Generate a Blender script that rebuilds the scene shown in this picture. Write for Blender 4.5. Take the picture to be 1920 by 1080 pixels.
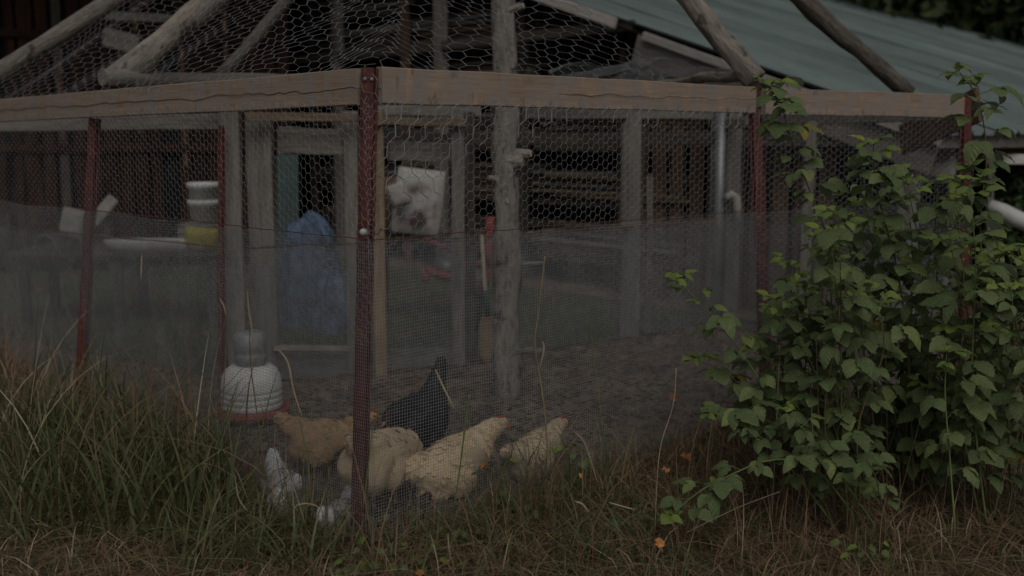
import bpy, bmesh, math, random
import numpy as np
from mathutils import Vector, Matrix, noise, Euler

for o in list(bpy.data.objects):
    bpy.data.objects.remove(o)
scene = bpy.context.scene
COL = scene.collection
R = random.Random(7)
NR = np.random.default_rng(11)
rad = math.radians

# ------------------------------------------------------------ camera
FPX = 1983.0
PITCH = rad(8.0)
CAMZ = 1.55
cd = bpy.data.cameras.new('camera')
cd.sensor_width = 36.0
cd.lens = FPX / 1920 * 36
cd.clip_start = 0.05
cd.clip_end = 400
cd.dof.use_dof = True
cd.dof.focus_distance = 4.45
cd.dof.aperture_fstop = 1.4
cam = bpy.data.objects.new('camera', cd)
COL.objects.link(cam)
cam.location = (0, 0, CAMZ)
cam.rotation_euler = (rad(90) - PITCH, 0, 0)
scene.camera = cam

# ------------------------------------------------------------ sky and sun (overcast)
SUN_EL, SUN_ROT = rad(46), rad(172)
w = bpy.data.worlds.new('World')
scene.world = w
w.use_nodes = True
nt = w.node_tree
nt.nodes.clear()
sky = nt.nodes.new('ShaderNodeTexSky')
sky.sky_type = 'NISHITA'
sky.sun_disc = False
sky.sun_elevation = SUN_EL
sky.sun_rotation = SUN_ROT
sky.dust_density = 3.0
hs = nt.nodes.new('ShaderNodeHueSaturation')
hs.inputs['Saturation'].default_value = 0.12
bg = nt.nodes.new('ShaderNodeBackground')
bg.inputs['Strength'].default_value = 0.055
wo = nt.nodes.new('ShaderNodeOutputWorld')
nt.links.new(sky.outputs[0], hs.inputs['Color'])
nt.links.new(hs.outputs[0], bg.inputs[0])
nt.links.new(bg.outputs[0], wo.inputs[0])

sd = bpy.data.lights.new('sun', 'SUN')
sd.energy = 1.0
sd.angle = rad(45)
sd.color = (1.0, 0.97, 0.93)
sun = bpy.data.objects.new('sun', sd)
COL.objects.link(sun)
sv = Vector((math.sin(SUN_ROT) * math.cos(SUN_EL), math.cos(SUN_ROT) * math.cos(SUN_EL), math.sin(SUN_EL)))
sun.rotation_euler = sv.to_track_quat('Z', 'Y').to_euler()

scene.view_settings.view_transform = 'Standard'
scene.view_settings.look = 'None'
scene.view_settings.gamma = 1
scene.view_settings.use_curve_mapping = False
scene.view_settings.exposure = -0.42
scene.cycles.max_bounces = 6
scene.cycles.transparent_max_bounces = 8

# ------------------------------------------------------------ pixel (1920x1080 of the photograph) to place
CA, SA = math.cos(PITCH), math.sin(PITCH)
def ray(px, py):
    x = (px - 960) / FPX
    u = -(py - 540) / FPX
    return Vector((x, CA + u * SA, -SA + u * CA))
def P(px, py, Y):
    d = ray(px, py)
    return Vector((0, 0, CAMZ)) + d * (Y / d.y)
def sm(a, b, x):
    t = np.clip((x - a) / (b - a), 0, 1)
    return t * t * (3 - 2 * t)
def gz(x, y):
    return -0.085 + 0.085 * sm(4.3, 5.8, y) + 0.012 * np.sin(x * 2.3 + 1) * np.sin(y * 1.9)
def XP(px, Y):
    return (px - 960) / FPX * Y * 1.005
def ground_at(px, Y):
    x = XP(px, Y)
    return Vector((x, Y, float(gz(x, Y))))
def onplane(px, py, p0, n):
    d = ray(px, py)
    o = Vector((0, 0, CAMZ))
    return o + d * ((p0 - o).dot(n) / d.dot(n))

# ------------------------------------------------------------ materials
def new_mat(name):
    m = bpy.data.materials.new(name)
    m.use_nodes = True
    t = m.node_tree
    b = t.nodes['Principled BSDF']
    return m, t, b
def N(t, kind, **kw):
    n = t.nodes.new(kind)
    for k, v in kw.items():
        if k in n.inputs: n.inputs[k].default_value = v
        else: setattr(n, k, v)
    return n
def ramp(t, fac, stops):
    r = N(t, 'ShaderNodeValToRGB')
    cr = r.color_ramp
    while len(cr.elements) < len(stops): cr.elements.new(0.5)
    for e, (p, c) in zip(cr.elements, stops):
        e.position = p
        e.color = (*c, 1)
    t.links.new(fac, r.inputs[0])
    return r.outputs[0]
def plain(name, c1, c2=None, scale=6, rough=0.75, bump=0.2, stretch=(1, 1, 1), metal=0.0, detail=6, spots=None, bscale=None, coord='Object', spec=0.3, sss=0):
    m, t, b = new_mat(name)
    c2 = c2 or tuple(x * 0.6 for x in c1)
    tc = N(t, 'ShaderNodeTexCoord')
    mp = N(t, 'ShaderNodeMapping')
    mp.inputs['Scale'].default_value = stretch
    oi = N(t, 'ShaderNodeObjectInfo')
    t.links.new(tc.outputs[coord], mp.inputs[0])
    vm = N(t, 'ShaderNodeVectorMath', operation='MULTIPLY_ADD')
    vm.inputs[1].default_value = (1, 1, 1)
    t.links.new(mp.outputs[0], vm.inputs[0])
    cx = N(t, 'ShaderNodeCombineXYZ')
    mu = N(t, 'ShaderNodeMath', operation='MULTIPLY')
    mu.inputs[1].default_value = 37
    t.links.new(oi.outputs['Random'], mu.inputs[0])
    for k in range(3): t.links.new(mu.outputs[0], cx.inputs[k])
    t.links.new(cx.outputs[0], vm.inputs[2])
    n = N(t, 'ShaderNodeTexNoise', Scale=scale, Detail=detail, Roughness=0.65)
    t.links.new(vm.outputs[0], n.inputs['Vector'])
    col = ramp(t, n.outputs[0], [(0.32, c2), (0.68, c1)])
    n2 = N(t, 'ShaderNodeTexNoise', Scale=scale * 0.23, Detail=3)
    t.links.new(vm.outputs[0], n2.inputs['Vector'])
    mx = N(t, 'ShaderNodeMix', data_type='RGBA', blend_type='MULTIPLY')
    mx.inputs[0].default_value = 0.6
    t.links.new(col, mx.inputs[6])
    t.links.new(ramp(t, n2.outputs[0], [(0.3, (0.55, 0.55, 0.55)), (0.7, (1.15, 1.12, 1.08))]), mx.inputs[7])
    out = mx.outputs[2]
    if spots:
        n3 = N(t, 'ShaderNodeTexNoise', Scale=spots[1], Detail=4)
        t.links.new(tc.outputs[coord], n3.inputs['Vector'])
        th = N(t, 'ShaderNodeMapRange')
        th.inputs[1].default_value = spots[2]
        th.inputs[2].default_value = spots[2] + (spots[3] if len(spots) > 3 else 0.08)
        t.links.new(n3.outputs[0], th.inputs[0])
        m2 = N(t, 'ShaderNodeMix', data_type='RGBA')
        t.links.new(th.outputs[0], m2.inputs[0])
        t.links.new(out, m2.inputs[6])
        m2.inputs[7].default_value = (*spots[0], 1)
        out = m2.outputs[2]
    # individual tone of every object
    hv = N(t, 'ShaderNodeHueSaturation')
    mr = N(t, 'ShaderNodeMapRange')
    mr.inputs[3].default_value = 0.8
    mr.inputs[4].default_value = 1.15
    t.links.new(oi.outputs['Random'], mr.inputs[0])
    t.links.new(mr.outputs[0], hv.inputs['Value'])
    t.links.new(out, hv.inputs['Color'])
    t.links.new(hv.outputs[0], b.inputs['Base Color'])
    b.inputs['Roughness'].default_value = rough
    b.inputs['Metallic'].default_value = metal
    b.inputs['Specular IOR Level'].default_value = spec
    if bump:
        nb = n
        if bscale:
            nb = N(t, 'ShaderNodeTexNoise', Scale=bscale, Detail=6, Roughness=0.7)
            t.links.new(vm.outputs[0], nb.inputs['Vector'])
        bp = N(t, 'ShaderNodeBump', Strength=bump, Distance=0.01)
        t.links.new(nb.outputs[0], bp.inputs['Height'])
        t.links.new(bp.outputs[0], b.inputs['Normal'])
    return m
WS = (1.2, 14, 14)
M = {}
M['plank'] = plain('new_pine', (0.37, 0.275, 0.20), (0.25, 0.175, 0.12), 5, 0.8, 0.3, WS, spots=((0.13, 0.10, 0.08), 9, 0.63))
def weather(m, col, scale, lo, hi, amount, stretch=(1, 1, 1), thin=None):
    # patches of a second colour on the board itself (greying, old paint, mud)
    t = m.node_tree; b = t.nodes['Principled BSDF']
    src = b.inputs['Base Color'].links[0].from_socket
    tc = N(t, 'ShaderNodeTexCoord'); mp = N(t, 'ShaderNodeMapping'); mp.inputs['Scale'].default_value = stretch
    t.links.new(tc.outputs['Object'], mp.inputs[0])
    n = N(t, 'ShaderNodeTexNoise', Scale=scale, Detail=5, Roughness=0.6)
    t.links.new(mp.outputs[0], n.inputs['Vector'])
    mr = N(t, 'ShaderNodeMapRange'); mr.inputs[1].default_value = lo; mr.inputs[2].default_value = hi; mr.inputs[4].default_value = amount
    t.links.new(n.outputs[0], mr.inputs[0])
    mx = N(t, 'ShaderNodeMix', data_type='RGBA')
    t.links.new(mr.outputs[0], mx.inputs[0]); t.links.new(src, mx.inputs[6]); mx.inputs[7].default_value = (*col, 1)
    t.links.new(mx.outputs[2], b.inputs['Base Color'])
weather(M['plank'], (0.235, 0.20, 0.18), 1.0, .40, .58, .9, (9, 2.5, 2.5))
weather(M['plank'], (0.44, 0.27, 0.14), 1.0, .58, .72, .6, (12, 4, 4))
weather(M['plank'], (0.13, 0.11, 0.10), 1.0, .62, .70, .7, (22, 9, 9))
M['grey_wood'] = plain('grey_wood', (0.24, 0.22, 0.20), (0.13, 0.115, 0.10), 5, 0.9, 0.4, WS)
M['dark_wood'] = plain('dark_wood', (0.10, 0.085, 0.07), (0.035, 0.028, 0.022), 4, 0.9, 0.4, WS)
M['tan_wood'] = plain('tan_wood', (0.25, 0.19, 0.13), (0.15, 0.11, 0.075), 5, 0.85, 0.3, WS)
M['brown_wood'] = plain('brown_wood', (0.16, 0.10, 0.065), (0.08, 0.045, 0.03), 5, 0.85, 0.3, WS)
M['bark'] = plain('peeled_bark', (0.36, 0.32, 0.275), (0.19, 0.165, 0.14), 5, 0.9, 0.6, (2, 9, 9), spots=((0.10, 0.08, 0.065), 12, 0.6))
M['dark_bark'] = plain('dark_bark', (0.20, 0.175, 0.15), (0.075, 0.062, 0.05), 6, 0.95, 0.9, (1.5, 5, 5), bscale=11)
M['trunk'] = plain('grey_trunk', (0.42, 0.385, 0.345), (0.21, 0.19, 0.17), 6, 0.95, 0.9, (1.8, 6, 6), bscale=13, spots=((0.09, 0.075, 0.06), 9, 0.6))
for k_ in ('bark', 'trunk', 'dark_bark'):
    weather(M[k_], (0.09, 0.075, 0.062), 1.0, .56, .66, .8, (9, 34, 34))
    weather(M[k_], (0.42, 0.38, 0.34), 1.0, .60, .74, .45, (3, 14, 14))
    for nd_ in M[k_].node_tree.nodes:
        if nd_.type == 'BUMP': nd_.inputs['Distance'].default_value = 0.035
M['cut_wood'] = plain('cut_wood', (0.5, 0.42, 0.32), (0.3, 0.24, 0.17), 12, 0.8, 0.2)
M['red_steel'] = plain('red_painted_steel', (0.14, 0.042, 0.038), (0.08, 0.022, 0.02), 14, 0.65, 0.25, spots=((0.16, 0.06, 0.025), 18, 0.6))
M['wire'] = plain('galvanised_wire', (0.36, 0.37, 0.38), (0.22, 0.22, 0.22), 30, 0.55, 0, metal=0.2)
M['rust_wire'] = plain('rusty_wire', (0.16, 0.07, 0.035), (0.06, 0.03, 0.02), 30, 0.9, 0)
M['dark_wire'] = plain('dark_wire', (0.05, 0.04, 0.035), (0.03, 0.02, 0.02), 30, 0.8, 0)
M['white'] = plain('white_plastic', (0.62, 0.62, 0.60), (0.45, 0.45, 0.43), 7, 0.55, 0.1)
M['offwhite'] = plain('dirty_white', (0.45, 0.43, 0.40), (0.28, 0.26, 0.24), 7, 0.7, 0.2)
M['pale_trim'] = plain('pale_trim', (0.36, 0.34, 0.32), (0.22, 0.205, 0.19), 7, 0.7, 0.2, WS)
M['white_trim'] = plain('white_trim', (0.62, 0.58, 0.55), (0.40, 0.37, 0.34), 7, 0.7, 0.2, WS)
M['roof'] = plain('green_roof_metal', (0.18, 0.228, 0.217), (0.145, 0.185, 0.176), 3, 0.45, 0.05, metal=0.15, spots=((0.17, 0.17, 0.15), 3.5, 0.66))
M['red_plastic'] = plain('red_plastic', (0.35, 0.075, 0.06), (0.2, 0.05, 0.04), 8, 0.6, 0.1)
M['pink_paint'] = plain('faded_red_paint', (0.30, 0.075, 0.078), (0.17, 0.04, 0.042), 8, 0.6, 0.1)
M['blue'] = plain('blue_tarp', (0.12, 0.19, 0.31), (0.035, 0.05, 0.08), 9, 0.5, 0.8)
M['teal'] = plain('teal_paint', (0.055, 0.09, 0.085), (0.04, 0.06, 0.06), 5, 0.7, 0.2)
M['yellow'] = plain('yellow_bag', (0.42, 0.36, 0.05), (0.25, 0.21, 0.03), 6, 0.6, 0.5)
M['barn'] = plain('barn_red_boards', (0.060, 0.023, 0.012), (0.004, 0.003, 0.003), 4, 0.9, 0.4, (0.9, 14, 14))
M['black_void'] = plain('near_black', (0.012, 0.012, 0.013), (0.008, 0.008, 0.009), 3, 0.95, 0.1)  # near black: painted darkness behind boards, also the tiller wheels
M['metal'] = plain('galvanised_sheet', (0.25, 0.26, 0.27), (0.16, 0.17, 0.17), 6, 0.5, 0.1, metal=0.5)
M['dirt'] = plain('bare_dirt', (0.20, 0.155, 0.125), (0.085, 0.066, 0.055), 9, 0.95, 0.8, bscale=40)
weather(M['dirt'], (0.22, 0.17, 0.13), 3.0, .42, .66, .7)
weather(M['dirt'], (0.06, 0.05, 0.045), 14.0, .58, .72, .5)
M['chip'] = plain('litter', (0.22, 0.17, 0.12), (0.08, 0.06, 0.045), 9, 0.95, 0.2)
M['soil'] = plain('grassy_soil', (0.12, 0.09, 0.055), (0.05, 0.04, 0.028), 7, 0.95, 0.8, bscale=35)
M['lawn'] = plain('lawn_soil', (0.085, 0.095, 0.05), (0.05, 0.055, 0.03), 4, 0.95, 0.6, bscale=30)
M['buff'] = plain('buff_plumage', (0.60, 0.48, 0.32), (0.50, 0.37, 0.22), 14, 0.9, 0.1)
M['gold'] = plain('gold_plumage', (0.42, 0.29, 0.16), (0.32, 0.20, 0.10), 14, 0.9, 0.3)
M['black_hen'] = plain('black_plumage', (0.022, 0.023, 0.027), (0.012, 0.012, 0.014), 14, 0.6, 0.3)
M['white_hen'] = plain('white_plumage', (0.66, 0.66, 0.66), (0.45, 0.46, 0.48), 14, 0.9, 0.3)
M['comb'] = plain('red_comb', (0.42, 0.04, 0.035), (0.3, 0.03, 0.03), 20, 0.6, 0.2)
M['beak'] = plain('horn_beak', (0.35, 0.25, 0.12), (0.25, 0.17, 0.09), 20, 0.5, 0)
M['eye'] = plain('hen_eye', (0.02, 0.012, 0.008), (0.01, 0.01, 0.01), 20, 0.2, 0)
M['crown'] = plain('tree_foliage', (0.055, 0.085, 0.025), (0.02, 0.035, 0.012), 1.3, 0.8, 0)
M['orange_leaf'] = plain('orange_leaf', (0.52, 0.24, 0.075), (0.34, 0.13, 0.04), 25, 0.7, 0.2)
M['straw'] = plain('dry_blade', (0.36, 0.29, 0.20), (0.22, 0.17, 0.11), 12, 0.8, 0.1)
M['stem'] = plain('cane_stem', (0.16, 0.10, 0.065), (0.11, 0.10, 0.04), 8, 0.8, 0.1)
M['green_stem'] = plain('green_stem', (0.14, 0.19, 0.06), (0.10, 0.13, 0.05), 8, 0.7, 0.1)

def attr_blade_mat(name, stops, trans=0.35, rough=0.6):
    m, t, b = new_mat(name)
    a = N(t, 'ShaderNodeAttribute', attribute_name='tone')
    c = ramp(t, a.outputs['Fac'], stops)
    t.links.new(c, b.inputs['Base Color'])
    b.inputs['Roughness'].default_value = rough
    b.inputs['Specular IOR Level'].default_value = 0.25
    tr = N(t, 'ShaderNodeBsdfTranslucent')
    t.links.new(c, tr.inputs[0])
    ms = N(t, 'ShaderNodeMixShader')
    ms.inputs[0].default_value = trans
    t.links.new(b.outputs[0], ms.inputs[1])
    t.links.new(tr.outputs[0], ms.inputs[2])
    t.links.new(ms.outputs[0], t.nodes['Material Output'].inputs[0])
    return m
M['grass'] = attr_blade_mat('grass_blades', [(0.0, (0.055, 0.075, 0.028)), (0.28, (0.115, 0.13, 0.052)), (0.45, (0.20, 0.195, 0.105)),
                                            (0.56, (0.20, 0.15, 0.085)), (0.70, (0.22, 0.115, 0.07)), (0.84, (0.36, 0.255, 0.16)), (1.0, (0.50, 0.41, 0.29))])
def leaf_mat(name, c1, c2, under):
    m, t, b = new_mat(name)
    tc = N(t, 'ShaderNodeTexCoord')
    oi = N(t, 'ShaderNodeObjectInfo')
    # side veins: bands running obliquely from the midrib, in the leaf's own coordinates
    sp = N(t, 'ShaderNodeSeparateXYZ')
    t.links.new(tc.outputs['Object'], sp.inputs[0])
    ab = N(t, 'ShaderNodeMath', operation='ABSOLUTE')
    t.links.new(sp.outputs['Y'], ab.inputs[0])
    m1 = N(t, 'ShaderNodeMath', operation='MULTIPLY'); m1.inputs[1].default_value = 0.75
    t.links.new(ab.outputs[0], m1.inputs[0])
    s1 = N(t, 'ShaderNodeMath', operation='SUBTRACT')
    t.links.new(sp.outputs['X'], s1.inputs[0]); t.links.new(m1.outputs[0], s1.inputs[1])
    m2 = N(t, 'ShaderNodeMath', operation='MULTIPLY'); m2.inputs[1].default_value = 50
    t.links.new(s1.outputs[0], m2.inputs[0])
    sn = N(t, 'ShaderNodeMath', operation='SINE'); t.links.new(m2.outputs[0], sn.inputs[0])
    n = N(t, 'ShaderNodeTexNoise', Scale=7.0, Detail=4)
    t.links.new(tc.outputs['Object'], n.inputs['Vector'])
    c = ramp(t, oi.outputs['Random'], [(0.0, c2), (0.5, tuple((a + d) / 2 for a, d in zip(c1, c2))), (0.86, c1), (1.0, tuple(a * k for a, k in zip(c1, (1.3, 1.2, 1.0))))])
    mx = N(t, 'ShaderNodeMix', data_type='RGBA', blend_type='MULTIPLY'); mx.inputs[0].default_value = 0.6
    t.links.new(c, mx.inputs[6])
    t.links.new(ramp(t, n.outputs[0], [(0.3, (0.7, 0.72, 0.65)), (0.7, (1.2, 1.15, 1.05))]), mx.inputs[7])
    geo = N(t, 'ShaderNodeNewGeometry')
    mb = N(t, 'ShaderNodeMix', data_type='RGBA')
    t.links.new(geo.outputs['Backfacing'], mb.inputs[0])
    t.links.new(mx.outputs[2], mb.inputs[6]); mb.inputs[7].default_value = (*under, 1)
    t.links.new(mb.outputs[2], b.inputs['Base Color'])
    b.inputs['Roughness'].default_value = 0.6
    b.inputs['Specular IOR Level'].default_value = 0.3
    bp = N(t, 'ShaderNodeBump', Strength=0.22, Distance=0.03)
    t.links.new(sn.outputs[0], bp.inputs['Height']); t.links.new(bp.outputs[0], b.inputs['Normal'])
    tr = N(t, 'ShaderNodeBsdfTranslucent'); t.links.new(mb.outputs[2], tr.inputs[0])
    ms = N(t, 'ShaderNodeMixShader'); ms.inputs[0].default_value = 0.3
    t.links.new(b.outputs[0], ms.inputs[1]); t.links.new(tr.outputs[0], ms.inputs[2])
    t.links.new(ms.outputs[0], t.nodes['Material Output'].inputs[0])
    return m
M['leaf'] = leaf_mat('raspberry_leaf', (0.15, 0.195, 0.080), (0.098, 0.138, 0.060), (0.18, 0.22, 0.14))
M['young'] = leaf_mat('young_leaf', (0.19, 0.25, 0.06), (0.14, 0.20, 0.055), (0.18, 0.23, 0.12))
M['yellowing'] = leaf_mat('yellowing_leaf', (0.30, 0.24, 0.05), (0.20, 0.19, 0.05), (0.25, 0.22, 0.12))

# ------------------------------------------------------------ object helpers
ROOTLOC = {}
def tag(o, label=None, cat=None, group=None, kind=None):
    if label: o['label'] = label
    if cat: o['category'] = cat
    if group: o['group'] = group
    if kind: o['kind'] = kind
    return o
def thing(name, loc, label, cat, group=None, rot=0.0):
    o = bpy.data.objects.new(name, None)
    o.empty_display_size = 0.1
    COL.objects.link(o)
    o.location = loc
    o.rotation_euler = (0, 0, rot)
    ROOTLOC[o] = Matrix.Translation(Vector(loc)) @ Matrix.Rotation(rot, 4, 'Z')
    return tag(o, label, cat, group)
def add(name, me, mat, root=None, mw=None, smooth=False):
    o = bpy.data.objects.new(name, me)
    COL.objects.link(o)
    if mat is not None and not me.materials: me.materials.append(mat)
    if smooth: me.shade_smooth()
    mw = mw if mw is not None else Matrix()
    if root is not None:
        o.parent = root
        o.matrix_local = ROOTLOC[root].inverted() @ mw
    else:
        o.matrix_world = mw
    ROOTLOC[o] = mw
    return o
def np_mesh(name, V, F):
    V = np.asarray(V, dtype=np.float32); F = np.asarray(F, dtype=np.int32)
    me = bpy.data.meshes.new(name)
    n, (m, k) = len(V), F.shape
    me.vertices.add(n); me.vertices.foreach_set('co', V.ravel())
    me.loops.add(m * k); me.loops.foreach_set('vertex_index', F.ravel())
    me.polygons.add(m); me.polygons.foreach_set('loop_start', np.arange(0, m * k, k, dtype=np.int32))
    me.update(calc_edges=True)
    return me
def segs_mesh(name, A, B, r):
    A = np.asarray(A, float); B = np.asarray(B, float)
    d = B - A
    L = np.linalg.norm(d, axis=1, keepdims=True) + 1e-9
    d = d / L
    ref = np.where(np.abs(d[:, 2:3]) > 0.8, np.array([[1.0, 0, 0]]), np.array([[0, 0, 1.0]]))
    s = np.cross(d, ref); s /= np.linalg.norm(s, axis=1, keepdims=True)
    t = np.cross(d, s)
    rr = np.asarray(r).reshape(-1, 1) if np.ndim(r) else r
    n = len(A)
    V = np.zeros((n, 6, 3))
    for k in range(3):
        a = 2 * math.pi * k / 3
        off = (math.cos(a) * s + math.sin(a) * t) * rr
        V[:, k] = A + off
        V[:, 3 + k] = B + off
    base = np.arange(n)[:, None] * 6
    F = np.concatenate([base + np.array([[k, (k + 1) % 3, 3 + (k + 1) % 3, 3 + k]]) for k in range(3)])
    return np_mesh(name, V.reshape(-1, 3), F)
def poly_to_segs(pts):
    pts = np.asarray(pts, float)
    return pts[:-1], pts[1:]
def xform(a, b, up=Vector((0, 0, 1))):
    d = (b - a); L = d.length; x = d.normalized()
    y = up.cross(x)
    if y.length < 1e-3: y = Vector((0, 1, 0)).cross(x)
    y.normalize(); z = x.cross(y)
    Mx = Matrix((x, y, z)).transposed().to_4x4()
    Mx.translation = a
    return Mx, L
def beam_mesh(L, w_, h, segs=5, warp=0.004, bev=0.0035, seed=0):
    rr = random.Random(seed)
    prof = []
    W, H = w_ / 2, h / 2
    for sx, sy in ((1, 1), (-1, 1), (-1, -1), (1, -1)):
        c = [(sx * (W - bev), sy * H), (sx * W, sy * (H - bev))]
        if sx * sy > 0: c = c[::-1]
        prof += c
    V, F = [], []
    for i in range(segs + 1):
        x = L * i / segs
        oy, oz = rr.uniform(-warp, warp), rr.uniform(-warp, warp)
        for (y, z) in prof:
            V.append((x, y + oy + rr.uniform(-1, 1) * warp * .25, z + oz + rr.uniform(-1, 1) * warp * .25))
    for i in range(segs):
        for k in range(8):
            a, b_ = i * 8 + k, i * 8 + (k + 1) % 8
            F.append((a, b_, b_ + 8, a + 8))
    n = segs * 8
    F.append(tuple(range(7, -1, -1))); F.append(tuple(n + k for k in range(8)))
    me = bpy.data.meshes.new('board')
    me.from_pydata(V, [], F); me.update()
    return me
def beam(name, a, b, w_, h, mat, root=None, up=Vector((0, 0, 1)), **kw):
    """board from a to b: w_ sideways thickness, h height along up"""
    a, b = Vector(a), Vector(b)
    mw, L = xform(a, b, up)
    return add(name, beam_mesh(L, w_, h, seed=R.randint(0, 9999), **kw), mat, root, mw)
def tube_mesh(name, pts, radii, sides=8, rough=0.0, seed=0, caps=True):
    rr = random.Random(seed)
    pts = [Vector(p) for p in pts]
    V, F = [], []
    for i, p in enumerate(pts):
        d = (pts[min(i + 1, len(pts) - 1)] - pts[max(i - 1, 0)]).normalized()
        ref = Vector((0, 0, 1)) if abs(d.z) < .9 else Vector((1, 0, 0))
        s = d.cross(ref).normalized(); t = d.cross(s)
        for k in range(sides):
            a = 2 * math.pi * k / sides
            r = radii[i] * (1 + rough * noise.noise(Vector((i * .7 + seed, math.cos(a) * 1.3, math.sin(a) * 1.3))))
            V.append(p + (s * math.cos(a) + t * math.sin(a)) * r)
    for i in range(len(pts) - 1):
        for k in range(sides):
            a, b = i * sides + k, i * sides + (k + 1) % sides
            F.append((a, b, b + sides, a + sides))
    if caps:
        F.append(tuple(range(sides - 1, -1, -1)))
        n = (len(pts) - 1) * sides
        F.append(tuple(n + k for k in range(sides)))
    me = bpy.data.meshes.new(name)
    me.from_pydata(V, [], F); me.update()
    return me
def log(name, a, b, r0, r1, mat, root, segs=16, bend=0.02, rough=0.35, seed=1, sides=14):
    a, b = Vector(a), Vector(b)
    mw, L = xform(a, b)
    pts = []; rs = []
    for i in range(segs + 1):
        t = i / segs
        q = noise.noise_vector(Vector((t * 2.3, seed * 3.1, 0))) * bend * 2 * math.sin(math.pi * min(1, t * 1.2 + .1))
        pts.append((L * t, q.y, q.z))
        rs.append((r0 + (r1 - r0) * t) * (1 + .08 * noise.noise(Vector((t * 9, seed, 5)))))
    o = add(name, tube_mesh(name, pts, rs, sides, rough, seed), mat, root, mw, smooth=False)
    for p in o.data.polygons: p.use_smooth = len(p.vertices) == 4
    return o
def box_mesh(name, sx, sy, sz, bev=0.01):
    bm = bmesh.new()
    bmesh.ops.create_cube(bm, size=1)
    bmesh.ops.scale(bm, vec=(sx, sy, sz), verts=bm.verts)
    if bev: bmesh.ops.bevel(bm, geom=bm.edges[:], offset=bev, segments=2, affect='EDGES')
    me = bpy.data.meshes.new(name); bm.to_mesh(me); bm.free()
    return me
def lathe(name, prof, n=28, ):
    V, F = [], []
    for (r, z) in prof:
        for k in range(n):
            a = 2 * math.pi * k / n
            V.append((r * math.cos(a), r * math.sin(a), z))
    for i in range(len(prof) - 1):
        for k in range(n):
            a, b = i * n + k, i * n + (k + 1) % n
            F.append((a, b, b + n, a + n))
    me = bpy.data.meshes.new(name); me.from_pydata(V, [], F); me.update()
    return me
T = Matrix.Translation
def wire(name, pts, r, mat, root=None):
    A, B = poly_to_segs(pts)
    o = add(name, segs_mesh(name, A, B, r), mat, root)
    return o

# ============================================================ SETTING: ground
def in_poly(x, y, poly):
    c = np.zeros(np.shape(x), bool)
    n = len(poly)
    for i in range(n):
        x1, y1 = poly[i]; x2, y2 = poly[(i + 1) % n]
        cond = ((y1 > y) != (y2 > y)) & (x < (x2 - x1) * (y - y1) / (y2 - y1 + 1e-12) + x1)
        c ^= cond
    return c
def sheet(name, x0, x1, y0, y1, nx, ny, dz, mat, poly=None, rough=0.006, kind='structure'):
    xs = np.linspace(x0, x1, nx + 1); ys = np.linspace(y0, y1, ny + 1)
    X, Y = np.meshgrid(xs, ys)
    Z = gz(X, Y) + dz + rough * np.sin(X * 17.3 + Y * 5) * np.sin(Y * 13.1 - X * 7)
    V = np.stack([X, Y, Z], -1).reshape(-1, 3)
    i = np.arange(ny)[:, None] * (nx + 1) + np.arange(nx)[None, :]
    F = np.stack([i, i + 1, i + nx + 2, i + nx + 1], -1).reshape(-1, 4)
    if poly:
        cx = V[F].mean(1)
        F = F[in_poly(cx[:, 0], cx[:, 1], poly)]
    return tag(add(name, np_mesh(name, V, F), mat, smooth=True), kind=kind)
sheet('ground', -12, 12, 1.0, 60, 60, 200, -0.03, M['soil'], rough=0.004)
far = np_mesh('far_ground', [(-150, -60, -.2), (150, -60, -.2), (150, 200, -.2), (-150, 200, -.2)], [(0, 1, 2, 3)])
tag(add('far_ground', far, M['soil']), kind='structure')

C0 = Vector((P(693, 163, 4.14).x, 4.14, 0))          # fence corner
LEND = Vector((P(0, 207, 6.77).x, 6.77, 0))
LDIR = (LEND - C0).normalized()
LFAR = C0 + LDIR * 4.6
R1 = Vector((P(1420, 187, 5.8).x, 5.8, 0))
R2 = Vector((P(1812, 199, 6.6).x, 6.6, 0))
B0 = Vector((XP(437, 6.7), 6.7, 0)); B1 = Vector((XP(862, 7.3), 7.3, 0)); B2 = Vector((XP(1350, 9.0), 9.0, 0))
BL = Vector((-4.3, 8.6, 0))
pen_poly = [(p.x, p.y) for p in (C0, R1, R2, B2, B1, B0, BL, LFAR)]
sheet('pen_dirt', -4.8, 3.6, 4.0, 9.2, 170, 104, -0.018, M['dirt'], pen_poly, rough=0.006)
lawn_poly = [(B2.x, B2.y), (B1.x, B1.y), (B0.x, B0.y), (BL.x, BL.y), (-9, 9), (-9, 16), (3.0, 16), (3.4, 9)]
sheet('lawn', -9, 5, 6.6, 16, 70, 47, -0.014, M['lawn'], lawn_poly)

# ============================================================ metal roofed shed behind the pen
K = P(1735, 240, 8.0)
U = Vector((-0.906, 1, 0.45)); E = Vector((1, 0.906, 0)).normalized()
UH = Vector((-0.906, 1, 0))
shed = thing('open_shed', (K.x, K.y, 0), 'open sided timber shed under a long low green metal roof', 'shed')
def S(t, s, z): return Vector((K.x, K.y, 0)) + UH * t + E * s + Vector((0, 0, z))
def roofz(t): return K.z + 0.45 * t
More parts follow.
